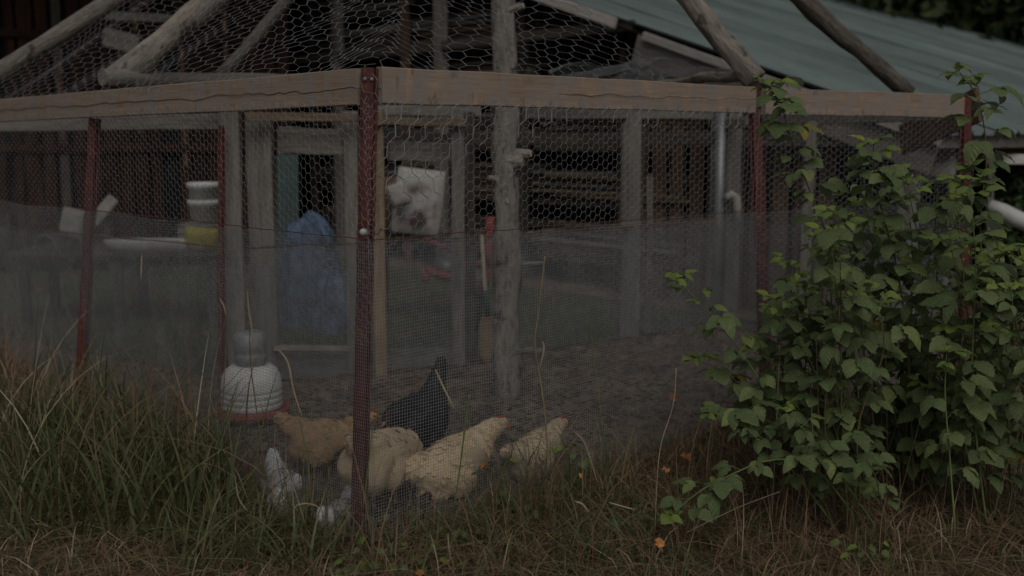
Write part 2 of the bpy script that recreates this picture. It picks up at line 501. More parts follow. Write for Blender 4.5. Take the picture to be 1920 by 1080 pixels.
# corrugated panels, each a piece
TL, PW, per = 8.4, 0.84, 0.21
for i in range(17):
    nper = int(PW / per)
    ncol = nper * 10
    V = []; F = []
    rows = 6
    jit = R.uniform(0, .006) + (i % 2) * 0.004
    for r_ in range(rows + 1):
        t = -0.12 + (TL + .12) * r_ / rows
        for c in range(ncol + 2):
            s = c / ncol * PW
            z = 0.011 * math.cos(2 * math.pi * s / per)
            # flat pan with raised ribs
            z = 0.034 * max(0, math.cos(2 * math.pi * s / per)) ** 4
            V.append(S(t, i * PW + s, roofz(t) + z + jit + 0.01 * math.sin(t * 2 + i)))
    for r_ in range(rows):
        for c in range(ncol + 1):
            a = r_ * (ncol + 2) + c
            F.append((a, a + 1, a + ncol + 3, a + ncol + 2))
    me = bpy.data.meshes.new('roof_panel'); me.from_pydata([v - Vector((K.x, K.y, 0)) for v in V], [], F); me.update()
    add('roof_panel', me, M['roof'], shed, T((K.x, K.y, 0)))
# deck under the metal, so that no light leaks
dk = np_mesh('roof_deck', [S(0.0, 0.02, roofz(0) - .05), S(TL, .02, roofz(TL) - .05), S(TL, 14, roofz(TL) - .05), S(0, 14, roofz(0) - .05)], [(0, 1, 2, 3)])
add('roof_deck', dk, M['dark_wood'], shed)
dn = (U.normalized().cross(E)).normalized()
if dn.z < 0: dn = -dn
beam('rake_trim', S(2.30, -0.03, roofz(2.30) - .03), S(8.3, -0.03, roofz(8.3) - .03), .03, .10, M['white_trim'], shed, up=dn)
beam('rake_trim', S(-0.10, -0.02, roofz(-.1) - .055), S(2.05, -0.02, roofz(2.05) - .055), .03, .07, M['pale_trim'], shed, up=dn)
beam('barge_board', S(-0.05, 0.03, roofz(-.05) - .20), S(2.15, 0.03, roofz(2.15) - .20), .03, .26, M['grey_wood'], shed, up=dn)
beam('eave_fascia', S(-0.06, 0.0, roofz(0) - .08), S(-0.06, 12, roofz(0) - .08), .03, .14, M['grey_wood'], shed)
beam('eave_beam', S(0.12, 0.05, roofz(0) - .19), S(0.12, 12, roofz(0) - .19), .09, .14, M['brown_wood'], shed)
for t, s in ((0.12, .12), (0.12, 4), (0.12, 8), (1.45, .1), (4.4, .1), (6.0, .1), (7.6, .1)):
    beam('post', S(t, s, -0.05), S(t, s, roofz(t) - .22), .12, .12, M['grey_wood'], shed, up=E)
for t in (0.9, 1.8, 2.7, 3.6, 4.5, 5.4, 6.3, 7.2):
    beam('purlin', S(t, .06, roofz(t) - .12), S(t, 9, roofz(t) - .12), .05, .12, M['dark_wood'], shed)
# tie beam and shelf along the open end
beam('tie_beam', S(0.15, .06, 1.86 - .3), S(7.8, .06, 1.86 - .3), .05, .13, M['dark_wood'], shed)
beam('tie_beam', S(2.2, .07, 2.62), S(7.8, .07, 2.62), .05, .10, M['dark_wood'], shed)
# inner walls of vertical boards
for i in range(44):
    s = 2.6
    t = 0.05 + i * 0.19
    beam('wall_board', S(t, s, 0), S(t, s, roofz(t) - .1), .18, .02, M['barn'] if i < 12 else M['dark_wood'], shed, up=E, segs=2)
add('dark_back_sheet', np_mesh('dark_back_sheet', [S(-.02, 2.66, 0), S(8.4, 2.66, 0), S(8.4, 2.66, roofz(8.4) - .06), S(-.02, 2.66, roofz(0) - .06)], [(0, 1, 2, 3)]), M['black_void'], shed)  # near-black sheet, shade of the shed interior put into its colour
add('dark_back_sheet', np_mesh('dark_back_sheet', [S(8.4, 0, 0), S(8.4, 14, 0), S(8.4, 14, roofz(8.4) - .06), S(8.4, 0, roofz(8.4) - .06)], [(0, 1, 2, 3)]), M['black_void'], shed)  # near-black sheet closing the far end, added to keep the interior dark
for i in range(10):
    beam('wall_board', S(.75 + i * .17, .34, 0.0), S(.75 + i * .17, .34, roofz(.75 + i * .17) - .26), .155, .02, M['brown_wood'], shed, up=E, segs=2)
tag(add('shed_floor', np_mesh('shed_floor', [S(-.1, -.1, .004), S(8.4, -.1, .004), S(8.4, 12, .004), S(-.1, 12, .004)], [(0, 1, 2, 3)]), M['dirt']), kind='structure')

# ---- lumber rack and stacks of boards in the shed
rack = thing('lumber_rack', S(3.6, .5, 0), 'dark timber rack of shelves full of old boards inside the shed', 'rack')
levels = [0.35, 0.95, 1.52, 2.1, 2.68, 3.2]
for t in (2.45, 3.55, 5.15, 6.75):
    beam('upright', S(t, .34, 0), S(t, .34, roofz(t) - .3), .09, .09, M['dark_wood'] if t != 5.15 else M['brown_wood'], rack, up=E)
secs = [(1.95, 3.42, 'right section behind the tree trunk post'), (3.62, 5.05, 'middle section'), (5.25, 6.65, 'left section near the barn wall')]
ln = ['lowest', 'second', 'third', 'fourth', 'fifth', 'top']
for li, z in enumerate(levels):
    for t0, t1, txt in secs:
        if z > roofz(t0) - .55: continue
        beam('shelf_beam', S(t0, .38, z - .06), S(t1, .38, z - .06), .07, .07, M['dark_wood'], rack, segs=2)
        st = thing('lumber_stack', S((t0 + t1) / 2, .6, z), 'untidy stack of weathered boards on the %s shelf, %s' % (ln[li], txt), 'lumber', 'stacks of old boards on the shed rack')
        zz = z
        for k in range(R.randint(5, 7)):
            th = R.uniform(.022, .045)
            for q in range(R.randint(1, 3)):
                sft = R.uniform(-.25, .15)
                mt = R.choice(['grey_wood', 'dark_wood', 'dark_wood', 'tan_wood', 'brown_wood', 'grey_wood', 'grey_wood'])
                s0 = .42 + q * .2 + R.uniform(-.06, .03)
                beam('board', S(t0 - .05 + sft * .4, s0, zz + th / 2 + R.uniform(0, .01)), S(t1 + sft, s0 + R.uniform(-.05, .05), zz + th / 2 + R.uniform(-.01, .02)), R.uniform(.1, .19), th, M[mt], st, segs=3, warp=.008)
            zz += th + R.uniform(.004, .03)
            if zz > z + .44: break

# ============================================================ dark red barn on the left
W0 = Vector((-9.2, 11.2, 0)); W1 = Vector((-2.75, 13.4, 0))
barn = thing('plank_barn', tuple(W0), 'dark barn with rusty red brown vertical planks at the left', 'barn')
wd = (W1 - W0).normalized(); wl = (W1 - W0).length
wn = Vector((wd.y, -wd.x, 0))
nb = int(wl / .17)
for i in range(nb):
    a = W0 + wd * (.17 * i + .08)
    top = 5.6
    z0 = 0.1
    if i % 13 in (5,): continue
    off = wn * (0.02 + R.uniform(0, .02))
    beam('plank', a + off + Vector((0, 0, z0)), a + off + wd * R.uniform(-.02, .02) + Vector((0, 0, top)), R.choice([.1, .15, .16, .13]), .022, M['barn'] if R.random() < .93 else M['dark_wood'], barn, up=wn, segs=3)
    if R.random() < .22:
        beam('batten', a + wn * .07 + Vector((0, 0, R.uniform(1.0, 2.0))), a + wn * .07 + Vector((0, 0, R.uniform(2.6, 4.4))), .05, .02, M['brown_wood'], barn, up=wn, segs=2)
add('gap_dark_sheet', np_mesh('gap_dark_sheet', [W0 - wn * .05, W1 - wn * .05, W1 - wn * .05 + Vector((0, 0, 5.7)), W0 - wn * .05 + Vector((0, 0, 5.7))], [(0, 1, 2, 3)]), M['black_void'], barn)  # near-black sheet, paints the dark seen through the plank gaps
for z in (1.45, 2.75):
    beam('girt', W0 + wn * .06 + Vector((0, 0, z)), W1 + wn * .06 + Vector((0, 0, z)), .06, .10, M['barn'], barn)
SHADE_EAVE = wn * 2.6  # roof overhang out of view, made deep to shade the plank wall
add('roof', np_mesh('roof', [W0 + SHADE_EAVE + Vector((0, 0, 4.5)), W1 + SHADE_EAVE + wd * .6 + Vector((0, 0, 4.5)), W1 - wn * 5 + wd * .6 + Vector((0, 0, 7.4)), W0 - wn * 5 + Vector((0, 0, 7.4)),
                          W0 + SHADE_EAVE + Vector((0, 0, 4.4)), W1 + SHADE_EAVE + wd * .6 + Vector((0, 0, 4.4)), W1 - wn * 5 + wd * .6 + Vector((0, 0, 7.3)), W0 - wn * 5 + Vector((0, 0, 7.3))],
                 [(0, 1, 2, 3), (7, 6, 5, 4), (0, 4, 5, 1), (1, 5, 6, 2), (2, 6, 7, 3), (3, 7, 4, 0)]), M['dark_wood'], barn)
gp = P(222, 78, 11.9)
pl = thing('weathered_panel', tuple(gp), 'small grey sheet hanging on the barn wall behind the left logs', 'panel')
beam('sheet', gp + Vector((-.16, 0, .06)), gp + Vector((.2, .05, -.03)), .02, .20, M['grey_wood'], pl)
beam('rail', P(180, 28, 11.8), P(330, 36, 12.2), .04, .09, M['grey_wood'], pl)

# ============================================================ rear fence of the pen
rear = thing('rear_fence', tuple(B0), 'grey timber rear fence of the pen with fine wire mesh below', 'fence')
def bpt(u):
    seg = [BL, B0, B1, B2]
    ls = [(seg[i + 1] - seg[i]).length for i in range(3)]
    for i in range(3):
        if u <= ls[i] or i == 2: return seg[i] + (seg[i + 1] - seg[i]) * (u / ls[i])
        u -= ls[i]
def rline(px):      # point of the rear fence seen at pixel column px
    for a, b in ((BL, B0), (B0, B1), (B1, B2)):
        k = (px - 960) / FPX * 1.005
        # a.x + t dx = k (a.y + t dy)
        dx, dy = b.x - a.x, b.y - a.y
        t = (k * a.y - a.x) / (dx - k * dy)
        if -0.001 <= t <= 1.001: return a + (b - a) * t
    return B2
def rpost(px, wpx, ytop, mat, off=0.0, dz=0.0, ybot=None):
    p = rline(px); p = Vector((p.x, p.y + off, 0))
    wd_ = wpx / FPX * p.y
    zt = P(px, ytop, p.y).z
    zb = -.05 if ybot is None else P(px, ybot, p.y).z
    return beam('post', p + Vector((0, 0, zb)), p + Vector((0, 0, zt)), wd_, .05, mat, rear, up=Vector((0, -1, 0)))
rpost(442, 35, 208, M['grey_wood'], -.03); rpost(488, 48, 212, M['grey_wood'], .06)
rpost(660, 26, 208, M['grey_wood'], .04); rpost(713, 24, 205, M['tan_wood'], -.06)
rpost(860, 25, 205, M['grey_wood'], -.03); rpost(882, 18, 210, M['dark_wood'], .04)
rpost(1182, 36, 215, M['grey_wood'], .02); rpost(1216, 12, 330, M['grey_wood'], .0)
def rbeam(px0, y0, px1, y1, h, mat, off=0, name='rail', th=.04):
    a, b = rline(px0), rline(px1)
    a = P(px0, y0, a.y + off); b = P(px1, y1, b.y + off)
    return beam(name, a, b, th, h, mat, rear)
rbeam(-60, 236, 424, 228, .10, M['grey_wood'])
rbeam(460, 218, 668, 222, .055, M['tan_wood'], -.09); rbeam(700, 226, 872, 230, .055, M['tan_wood'], -.11)
rbeam(700, 206, 900, 209, .07, M['grey_wood'], .08); rbeam(985, 212, 1330, 214, .08, M['grey_wood'], .03)
rbeam(1000, 222, 1300, 226, .05, M['brown_wood'], .09)
rbeam(520, 262, 652, 268, .17, M['grey_wood'], .1); rbeam(728, 283, 850, 287, .13, M['grey_wood'], .1)
rbeam(512, 652, 655, 654, .035, M['grey_wood'], -.05); rbeam(500, 686, 690, 684, .18, M['grey_wood'], .06)
rbeam(725, 672, 850, 670, .14, M['grey_wood'], .06)
# round steel post with pvc elbow
pr = rline(1346)
pp = tube_mesh('post', [(0, 0, 0), (0, 0, .9), (0, 0, P(1350, 205, 9).z)], [.045, .045, .045], 12)
add('round_post', pp, M['metal'], rear, T(pr), smooth=True)
beam('post', pr + Vector((.12, .02, -.05)), pr + Vector((.12, .02, P(1370, 208, 9).z)), .12, .05, M['grey_wood'], rear, up=Vector((0, -1, 0)))
el = [P(1362, 372, 8.9), P(1372, 364, 8.9), P(1380, 370, 8.9), P(1383, 388, 8.9), P(1382, 412, 8.9)]
tag(add('drain_elbow', tube_mesh('drain_elbow', el, [.035] * 5, 10), M['offwhite'], None, smooth=True), 'white plastic pipe elbow fixed beside the round rear post', 'pipe')

def mesh_line(a, b): return (b - a).length
def grid_net(name, a, b, z0, z1, pitch, r, mat, root, wob=.008, seed=0, off=Vector((0, 0, 0)), zfun=None):
    L = (b - a).length
    d = (b - a) / L
    nrm = Vector((-d.y, d.x, 0))
    A_, B_ = [], []
    nu = max(2, int(L / .1)); nv = max(2, int((z1 - z0) / .12))
    def pt(u, v):
        u = np.asarray(u, float); v = np.asarray(v, float)
        wv = wob * (np.sin(u * 5.1 + seed) * np.cos(v * 6.3 + seed * 2) + .5 * np.sin(u * 13 + v * 9 + seed))
        uz = (.004 * np.sin(u * 3.1 + seed) + .003 * np.sin(u * 8.3 + seed * 2)) * v / (z1 - z0) + wob * .35 * np.sin(u * 7 + v * 3 + seed * 1.7)
        x = a.x + d.x * u + nrm.x * wv + off.x
        y = a.y + d.y * u + nrm.y * wv + off.y
        g = gz(x, y)
        z = z0 + v + uz + g * (1 - v / (z1 - z0)) + off.z
        return np.stack([x, y, z], -1)
    us = np.arange(0, L, pitch); vs = np.linspace(0, z1 - z0, nv + 1)
    Um, Vm = np.meshgrid(us, vs, indexing='ij')
    q = pt(Um, Vm)
    A_.append(q[:, :-1].reshape(-1, 3)); B_.append(q[:, 1:].reshape(-1, 3))
    vs = np.arange(0, z1 - z0 + 1e-6, pitch); us = np.linspace(0, L, nu + 1)
    Vm, Um = np.meshgrid(vs, us, indexing='ij')
    q = pt(Um, Vm)
    A_.append(q[:, :-1].reshape(-1, 3)); B_.append(q[:, 1:].reshape(-1, 3))
    o = add(name, segs_mesh(name, np.concatenate(A_), np.concatenate(B_), r), mat, root)
    o['kind'] = 'stuff'
    return o
def hex_segs(W, H, w_, h_, d_, swap=False, jit=0.06, seed=0, u0=0., v0=0.):
    """honeycomb in [u0,u0+W]x[v0,v0+H]; w_ = column pitch, h_ = row pitch, d_ = zigzag depth"""
    rg = np.random.default_rng(seed)
    if swap: W, H = H, W; u0, v0 = v0, u0
    ni = int(W / (w_ / 2)) + 3; nr = int(H / h_) + 3
    i = np.arange(ni)[None, :]; r_ = np.arange(nr)[:, None]
    x = u0 + i * w_ / 2 + 0 * r_ + rg.normal(0, jit * w_ * .5, (nr, ni))
    hi = ((i + r_) % 2 == 1)
    y = v0 + r_ * h_ + hi * d_ + rg.normal(0, jit * h_ * .5, (nr, ni))
    Pn = np.stack([x, y], -1)
    A1, B1_ = Pn[:, :-1].reshape(-1, 2), Pn[:, 1:].reshape(-1, 2)
    m = hi[:-1]
    A2, B2_ = Pn[:-1][m], Pn[1:][m]
    A = np.concatenate([A1, A2]); B = np.concatenate([B1_, B2_])
    tw = np.concatenate([np.ones(len(A1)), np.full(len(A2), 1.45)])
    if swap: A, B = A[:, ::-1], B[:, ::-1]
    return A, B, tw
def hex_net(name, a, b, z0, z1, side, r, mat, root, seed=0, wob=.01, off=Vector((0, 0, 0)), swap=True, cut=None):
    L = (b - a).length; d = (b - a) / L; nrm = Vector((-d.y, d.x, 0))
    A, B, tw = hex_segs(L, z1 - z0, math.sqrt(3) * side, 1.5 * side, .5 * side, swap, .07, seed)
    mid = (A + B) / 2
    k = (mid[:, 0] > 0) & (mid[:, 0] < L) & (mid[:, 1] > 0) & (mid[:, 1] < z1 - z0)
    if cut is not None: k &= cut(mid[:, 0], mid[:, 1])
    A, B, tw = A[k], B[k], tw[k]
    def mp(q):
        u, v = q[:, 0], q[:, 1]
        wv = wob * (np.sin(u * 4.3 + seed) * np.cos(v * 5 + seed) + .4 * np.sin(u * 17 + v * 11))
        x = a.x + d.x * u + nrm.x * wv + off.x; y = a.y + d.y * u + nrm.y * wv + off.y
        return np.stack([x, y, z0 + v + off.z + .004 * np.sin(u * 9)], -1)
    o = add(name, segs_mesh(name, mp(A), mp(B), r * tw), mat, root)
    o['kind'] = 'stuff'
    return o
RH = .87
for i, (a, b) in enumerate(((BL, B0), (B0, B1), (B1, B2))):
    grid_net('hardware_cloth', a, b, 0, RH, .0127, .0009, M['wire'], rear, seed=i + 3, off=Vector((0, -.06, 0)))
rust = [rline(px) for px in range(20, 1340, 40)]
wire('top_wire', [(p.x, p.y - .065, RH + .006 * math.sin(i)) for i, p in enumerate(rust)], .006, M['rust_wire'], rear)
beam('rail', Vector((B1.x, B1.y, RH - .02)), Vector((B2.x, B2.y, RH)), .03, .03, M['brown_wood'], rear)
# side fence from the rear post to the right end
sidef = thing('side_fence', tuple(B2), 'wire side fence running back from the right end of the pen', 'fence')
grid_net('hardware_cloth', B2, R2, 0, .9, .0127, .0008, M['wire'], sidef, seed=9)
hex_net('chicken_wire', B2, R2, .9, 1.65, .024, .0008, M['wire'], sidef, seed=8)
beam('top_rail', Vector((B2.x, B2.y, 1.68)), Vector((R2.x, R2.y, 1.72)), .04, .09, M['grey_wood'], sidef)
beam('brace_board', P(1836, 196, 6.72), P(1690, 262, 7.5), .03, .22, M['brown_wood'], sidef)
beam('post', Vector((2.2, 7.9, -.05)), Vector((2.2, 7.9, 1.68)), .08, .08, M['grey_wood'], sidef, up=Vector((1, 0, 0)))

# ============================================================ front fence of the pen
front = thing('front_fence', tuple(C0), 'front wire fence of the chicken pen with red steel posts and pine boards', 'fence')
def brd(px0, y0, Y0, px1, y1, Y1, h, off=.0):
    a = P(px0, y0, Y0); b = P(px1, y1, Y1)
    return beam('top_board', a, b, .038, h, M['plank'], front, segs=10, warp=.002)
aL = P(676, 163.5, 4.175); bL = P(0, 207.5, 6.77)
beam('top_board', bL + (bL - aL) * .12, aL, .038, .14, M['plank'], front, segs=10, warp=.002)
brd(712, 160, 4.15, 1412, 187.5, 5.80, .140); brd(1432, 190.5, 5.83, 1803, 199, 6.60, .140)
def u_post(px0, y0, px1, y1, Y, wpx=33, zb=None):
    a = P(px1, y1, Y); b = P(px0, y0, Y)
    d = (b - a).normalized()
    g = float(gz(a.x, a.y)) - .15
    a = a + d * ((g - a.z) / d.z)
    mw, L = xform(a, b, up=Vector((0, -1, 0)))
    w_ = wpx / FPX * Y / 2
    prof = [(-w_, -.012), (-w_ * .62, -.012), (-w_ * .5, .014), (w_ * .5, .014), (w_ * .62, -.012), (w_, -.012), (w_, -.008), (w_ * .68, -.008), (w_ * .55, .018), (-w_ * .55, .018), (-w_ * .68, -.008), (-w_, -.008)]
    n = len(prof); V = []; F = []; ns = 24
    for i in range(ns + 1):
        for (y, z) in prof:
            V.append((L * i / ns, y + .0015 * math.sin(i * 1.7), z))
    for i in range(ns):
        for k in range(n):
            p, q = i * n + k, i * n + (k + 1) % n
            F.append((p, p + n, q + n, q))
    F.append(tuple(range(n))); F.append(tuple(ns * n + k for k in range(n - 1, -1, -1)))
    me = bpy.data.meshes.new('post'); me.from_pydata(V, [], F); me.update()
    po = add('post', me, M['red_steel'], front, mw)
    # studs pressed out of the web
    bm = bmesh.new()
    for i in range(int(L / .055)):
        mt = T((L - .04 - i * .055, 0, .019)) @ Matrix.Scale(1, 4)
        bmesh.ops.create_cone(bm, cap_ends=True, segments=8, radius1=.006, radius2=.004, depth=.006, matrix=mt)
    me = bpy.data.meshes.new('stud'); bm.to_mesh(me); bm.free()
    so = add('stud', me, M['red_steel'], None, mw); so.parent = po; so.matrix_local = Matrix(); so['kind'] = 'stuff'
    return po, mw, L
po, mw, L = u_post(693, 127, 673, 975, 4.145, 33)
for dx in (-.012, .014):
    bo = add('bolt', lathe('bolt', [(.0, .004), (.006, .004), (.008, 0), (.009, -.004)], 10), M['metal'], None, smooth=True)
    bo.parent = po; bo.matrix_local = T((L - .045, dx, .023))
u_post(177, 222, 155, 640, 5.92, 23); u_post(1414, 156, 1436, 700, 5.88, 24)
u_post(1812, 182, 1806, 800, 6.6, 22); u_post(415, 235, 414, 700, 6.55, 13)
ins = P(682, 436, 4.0)
io = add('insulator', lathe('insulator', [(0, .03), (.010, .027), (.014, .018), (.009, .008), (.015, 0), (.015, -.006), (.0, -.008)], 16), M['white'], front, T(ins) @ Matrix.Rotation(rad(80), 4, 'X'), smooth=True)
def on_left(t): return C0 + (LFAR - C0) * t
OUT_L = Vector((-LDIR.y, LDIR.x, 0)) * 1
OUT_L = OUT_L if OUT_L.y < 0 else -OUT_L
RD = (R1 - C0).normalized(); OUT_R = Vector((RD.y, -RD.x, 0)); OUT_R = OUT_R if OUT_R.y < 0 else -OUT_R
ZB = P(693, 195, 4.14).z
ZL = lambda u: 0
HC = 1.165
cL = C0 + Vector((0, -.12, 0)); cR = cL.copy()
fL = LFAR + OUT_L * .03; fR = R1 + OUT_R * .03; fR2 = R2 + OUT_R * .03
grid_net('hardware_cloth', cL, fL, -.0, HC, .0127, .00080, M['wire'], front, seed=1)
grid_net('hardware_cloth', cR, fR, -.0, HC, .0127, .00080, M['wire'], front, seed=2)
grid_net('hardware_cloth', fR, fR2, -.0, HC, .0127, .00065, M['wire'], front, seed=5)
hex_net('chicken_wire', cL, fL, 0.75, ZB + .02, .022, .0006, M['wire'], front, seed=4, off=OUT_L * -.02)
hex_net('chicken_wire', cR, fR, 0.25, ZB + .02, .0225, .00068, M['wire'], front, seed=6, off=OUT_R * -.01, cut=lambda u, v: v > np.clip(.85 - .55 * (u - .8), 0, .85))
hex_net('chicken_wire', fR, fR2, 0.25, ZB + .02, .0225, .0008, M['wire'], front, seed=7, off=OUT_R * -.02)
# loose wide mesh hanging over the board by the corner
LR = (R1 - C0).length
hex_net('loose_netting', cR, fR, 1.25, ZB + .12, .047, .0015, M['wire'], front, seed=12, wob=.02, off=OUT_R * .012, swap=False,
        cut=lambda u, v: (v > (ZB + .02 - 1.25) - (.33 * np.exp(-((u - .25) / .38) ** 2) + .07 + .05 * np.sin(u * 9))) & (u > .05) & (v < ZB + .0 - 1.25 + .02))
# stitched tie wires along the boards
def stitch(a, b, z, off, seed, r=.0011, amp=.02, mat='dark_wire'):
    pts = []
    n = 90
    for i in range(n + 1):
        t = i / n; q = a + (b - a) * t
        pts.append((q.x + off.x, q.y + off.y, z(t) + amp * (noise.noise(Vector((t * 16, seed, 0))) + .4 * noise.noise(Vector((t * 60, seed, 3))))))
    return wire('tie_wire', pts, r, M[mat], front)
zc = P(693, 165, 4.14).z
stitch(C0, LEND, lambda t: zc + (P(0, 207, 6.77).z - zc) * t, OUT_L * .024, 3, .0014)
stitch(C0, R1, lambda t: zc - .003 + (P(1400, 187, 5.8).z - zc) * t, OUT_R * .024, 8, .0014, .015)
stitch(cL, fL, lambda t: HC + .005, OUT_L * .004, 5, .0022, .006, 'rust_wire')
stitch(cR, fR, lambda t: HC + .005, OUT_R * .004, 6, .0022, .006, 'rust_wire')
for (x0, y0, x1, y1, x2, y2) in ((676, 152, 682, 172, 704, 176), (698, 138, 708, 150, 704, 174), (704, 174, 716, 200, 722, 212), (736, 178, 742, 200, 734, 206), (672, 158, 668, 168, 676, 174)):
    wire('tie_wire', [P(x0, y0, 4.09), P(x1, y1, 4.08), P(x2, y2, 4.09)], .0012, M['wire'], front)
stitch(Vector((C0.x - .05, C0.y, 0)), Vector((C0.x + .08, C0.y + .05, 0)), lambda t: P(682, 436, 4.09).z + .01 * math.sin(t * 20), Vector((0, -.06, 0)), 9, .002, .01, 'dark_wire')

# ============================================================ roof frame of the pen: tree trunk post, logs and netting
TY = 6.4
tp = ground_at(950, TY)
frame = thing('pen_roof_frame', tuple(tp), 'tree trunk post with rough logs leaning to it and netting over the pen', 'frame')
APX = P(945, -470, TY)
log('trunk_post', tp - Vector((0, 0, .1)), Vector((APX.x, TY, APX.z + .1)), .082, .068, M['trunk'], frame, 30, .02, .5, 3, 16)
def knot(px, py, r, dx, dz, Lk, mat='trunk'):
    p = P(px, py, TY - .03)
    q = p + Vector((dx, -.3, dz)).normalized() * Lk
    k = add('branch_stub', tube_mesh('branch_stub', [p, p + (q - p) * .5, q], [r * 1.3, r, r * .8], 8, .3, int(px)), M[mat], frame, smooth=False)
    c = add('cut_end', tube_mesh('cut_end', [q, q + (q - p).normalized() * .004], [r * .72, r * .6], 8), M['cut_wood'], frame)
knot(962, 290, .03, 1, .05, .11); knot(958, 300, .055, 1, -.1, .075); knot(935, 335, .02, -1, .1, .06); knot(955, 20, .025, 1, .3, .09)
knot(960, 655, .02, 1, 0, .2); knot(970, 495, .012, 1, .1, .16); knot(945, 590, .03, .2, .1, .05); knot(950, 380, .03, .1, .1, .045)
log('log_rafter', P(216, 156, 6.05), APX + Vector((-.05, -.05, 0)), .075, .055, M['bark'], frame, 26, .035, .45, 7)
log('log_rafter', P(-120, 215, 7.1), APX + Vector((-.08, .05, .03)), .062, .05, M['bark'], frame, 20, .02, .35, 9)
log('log_rafter', P(412, 142, 7.3), APX + Vector((-.03, .08, .05)), .042, .035, M['grey_wood'], frame, 20, .04, .4, 11)
log('log_rafter', P(1415, 152, 5.85), APX + Vector((.05, -.02, .02)), .064, .052, M['bark'], frame, 26, .035, .4, 13)
log('log_rafter', P(1705, 176, 6.55), APX + Vector((.08, .02, .06)), .052, .05, M['dark_bark'], frame, 24, .025, .45, 15)
log('cross_pole', P(192, 146, 5.9), P(700, 155, 7.4), .048, .042, M['grey_wood'], frame, 14, .01, .15, 17)
log('cross_pole', P(1405, 144, 5.9), P(1225, 158, 7.3), .028, .026, M['bark'], frame, 10, .015, .5, 19)
# netting over the frame
def slope_net(name, o, p1, p2, polyf, side, r, seed, sag=.05, shear=0.0, off=-.03):
    o, p1, p2 = Vector(o), Vector(p1), Vector(p2)
    ex = (p1 - o).normalized(); n = ex.cross(p2 - o).normalized(); ey = n.cross(ex)
    poly = [((q - o).dot(ex), (q - o).dot(ey)) for q in polyf(o, n)]
    xs = [q[0] for q in poly]; ys = [q[1] for q in poly]
    A, B, tw = hex_segs(max(xs) - min(xs) + .4, max(ys) - min(ys) + .2, math.sqrt(3) * side * 1.22, 1.5 * side * .56, .5 * side * .46, False, .10, seed, min(xs) - .2, min(ys) - .1)
    def w2(q):
        x, y = q[:, 0].copy(), q[:, 1].copy()
        x += shear * y + .03 * np.sin(y * 6 + seed) + .02 * np.sin(x * 9)
        y += .03 * np.sin(x * 5 + seed) + .02 * np.sin(x * 11 + y * 4)
        return np.stack([x, y], -1)
    A, B = w2(A), w2(B)
    mid = (A + B) / 2
    k = in_poly(mid[:, 0], mid[:, 1], poly)
    A, B, tw = A[k], B[k], tw[k]
    if n.z < 0: n = -n
    oo, exx, eyy, nn = (np.array(v) for v in (o, ex, ey, n))
    def mp(q):
        z = off - sag * (np.sin(q[:, 0] * 2.2) ** 2) * np.clip(q[:, 1] * 1.5, 0, 1) + .015 * np.sin(q[:, 0] * 8 + q[:, 1] * 7)
        return oo + q[:, :1] * exx + q[:, 1:] * eyy + z[:, None] * nn
    ob = add(name, segs_mesh(name, mp(A), mp(B), r * tw), M['wire'], frame)
    ob['kind'] = 'stuff'
ct = P(693, 129, 4.15)
lt = P(-150, 202, 7.3); rt = P(1414, 158, 5.8)
slope_net('netting', ct, lt, APX, lambda o, n: [ct, lt, APX], .046, .00095, 21, shear=.25)
def rp(o, n): return [ct, onplane(1275, 150, ct, n), onplane(1150, 52, ct, n), onplane(1010, -80, ct, n), APX]
slope_net('netting', ct, rt, APX, rp, .046, .00095, 33, shear=-.35)
# folded fine netting heaped on the rear frame
hp = [P(1030, 138, 7.2), P(1180, 118, 7.5), P(1300, 124, 7.3), P(1392, 146, 6.6)]
A_, B_ = [], []
def bez(t):
    k = min(int(t * 3), 2); f = t * 3 - k
    return hp[k].lerp(hp[k + 1], f)
nu, nv = 130, 26
G = np.zeros((nu, nv, 3))
for i in range(nu):
    p = bez(i / (nu - 1) * .999)
    for j in range(nv):
        q = j / (nv - 1)
        G[i, j] = (p.x, p.y + q * .35, p.z + .05 * math.sin(q * 9 + i * .11) - q * .09 + .02 * noise.noise(Vector((i * .09, q * 4, 2))))
A_ = np.concatenate([G[:-1].reshape(-1, 3), G[:, :-1].reshape(-1, 3)]); B_ = np.concatenate([G[1:].reshape(-1, 3), G[:, 1:].reshape(-1, 3)])
fo = add('folded_netting', segs_mesh('folded_netting', A_, B_, .0016), M['wire'], frame); fo['kind'] = 'stuff'

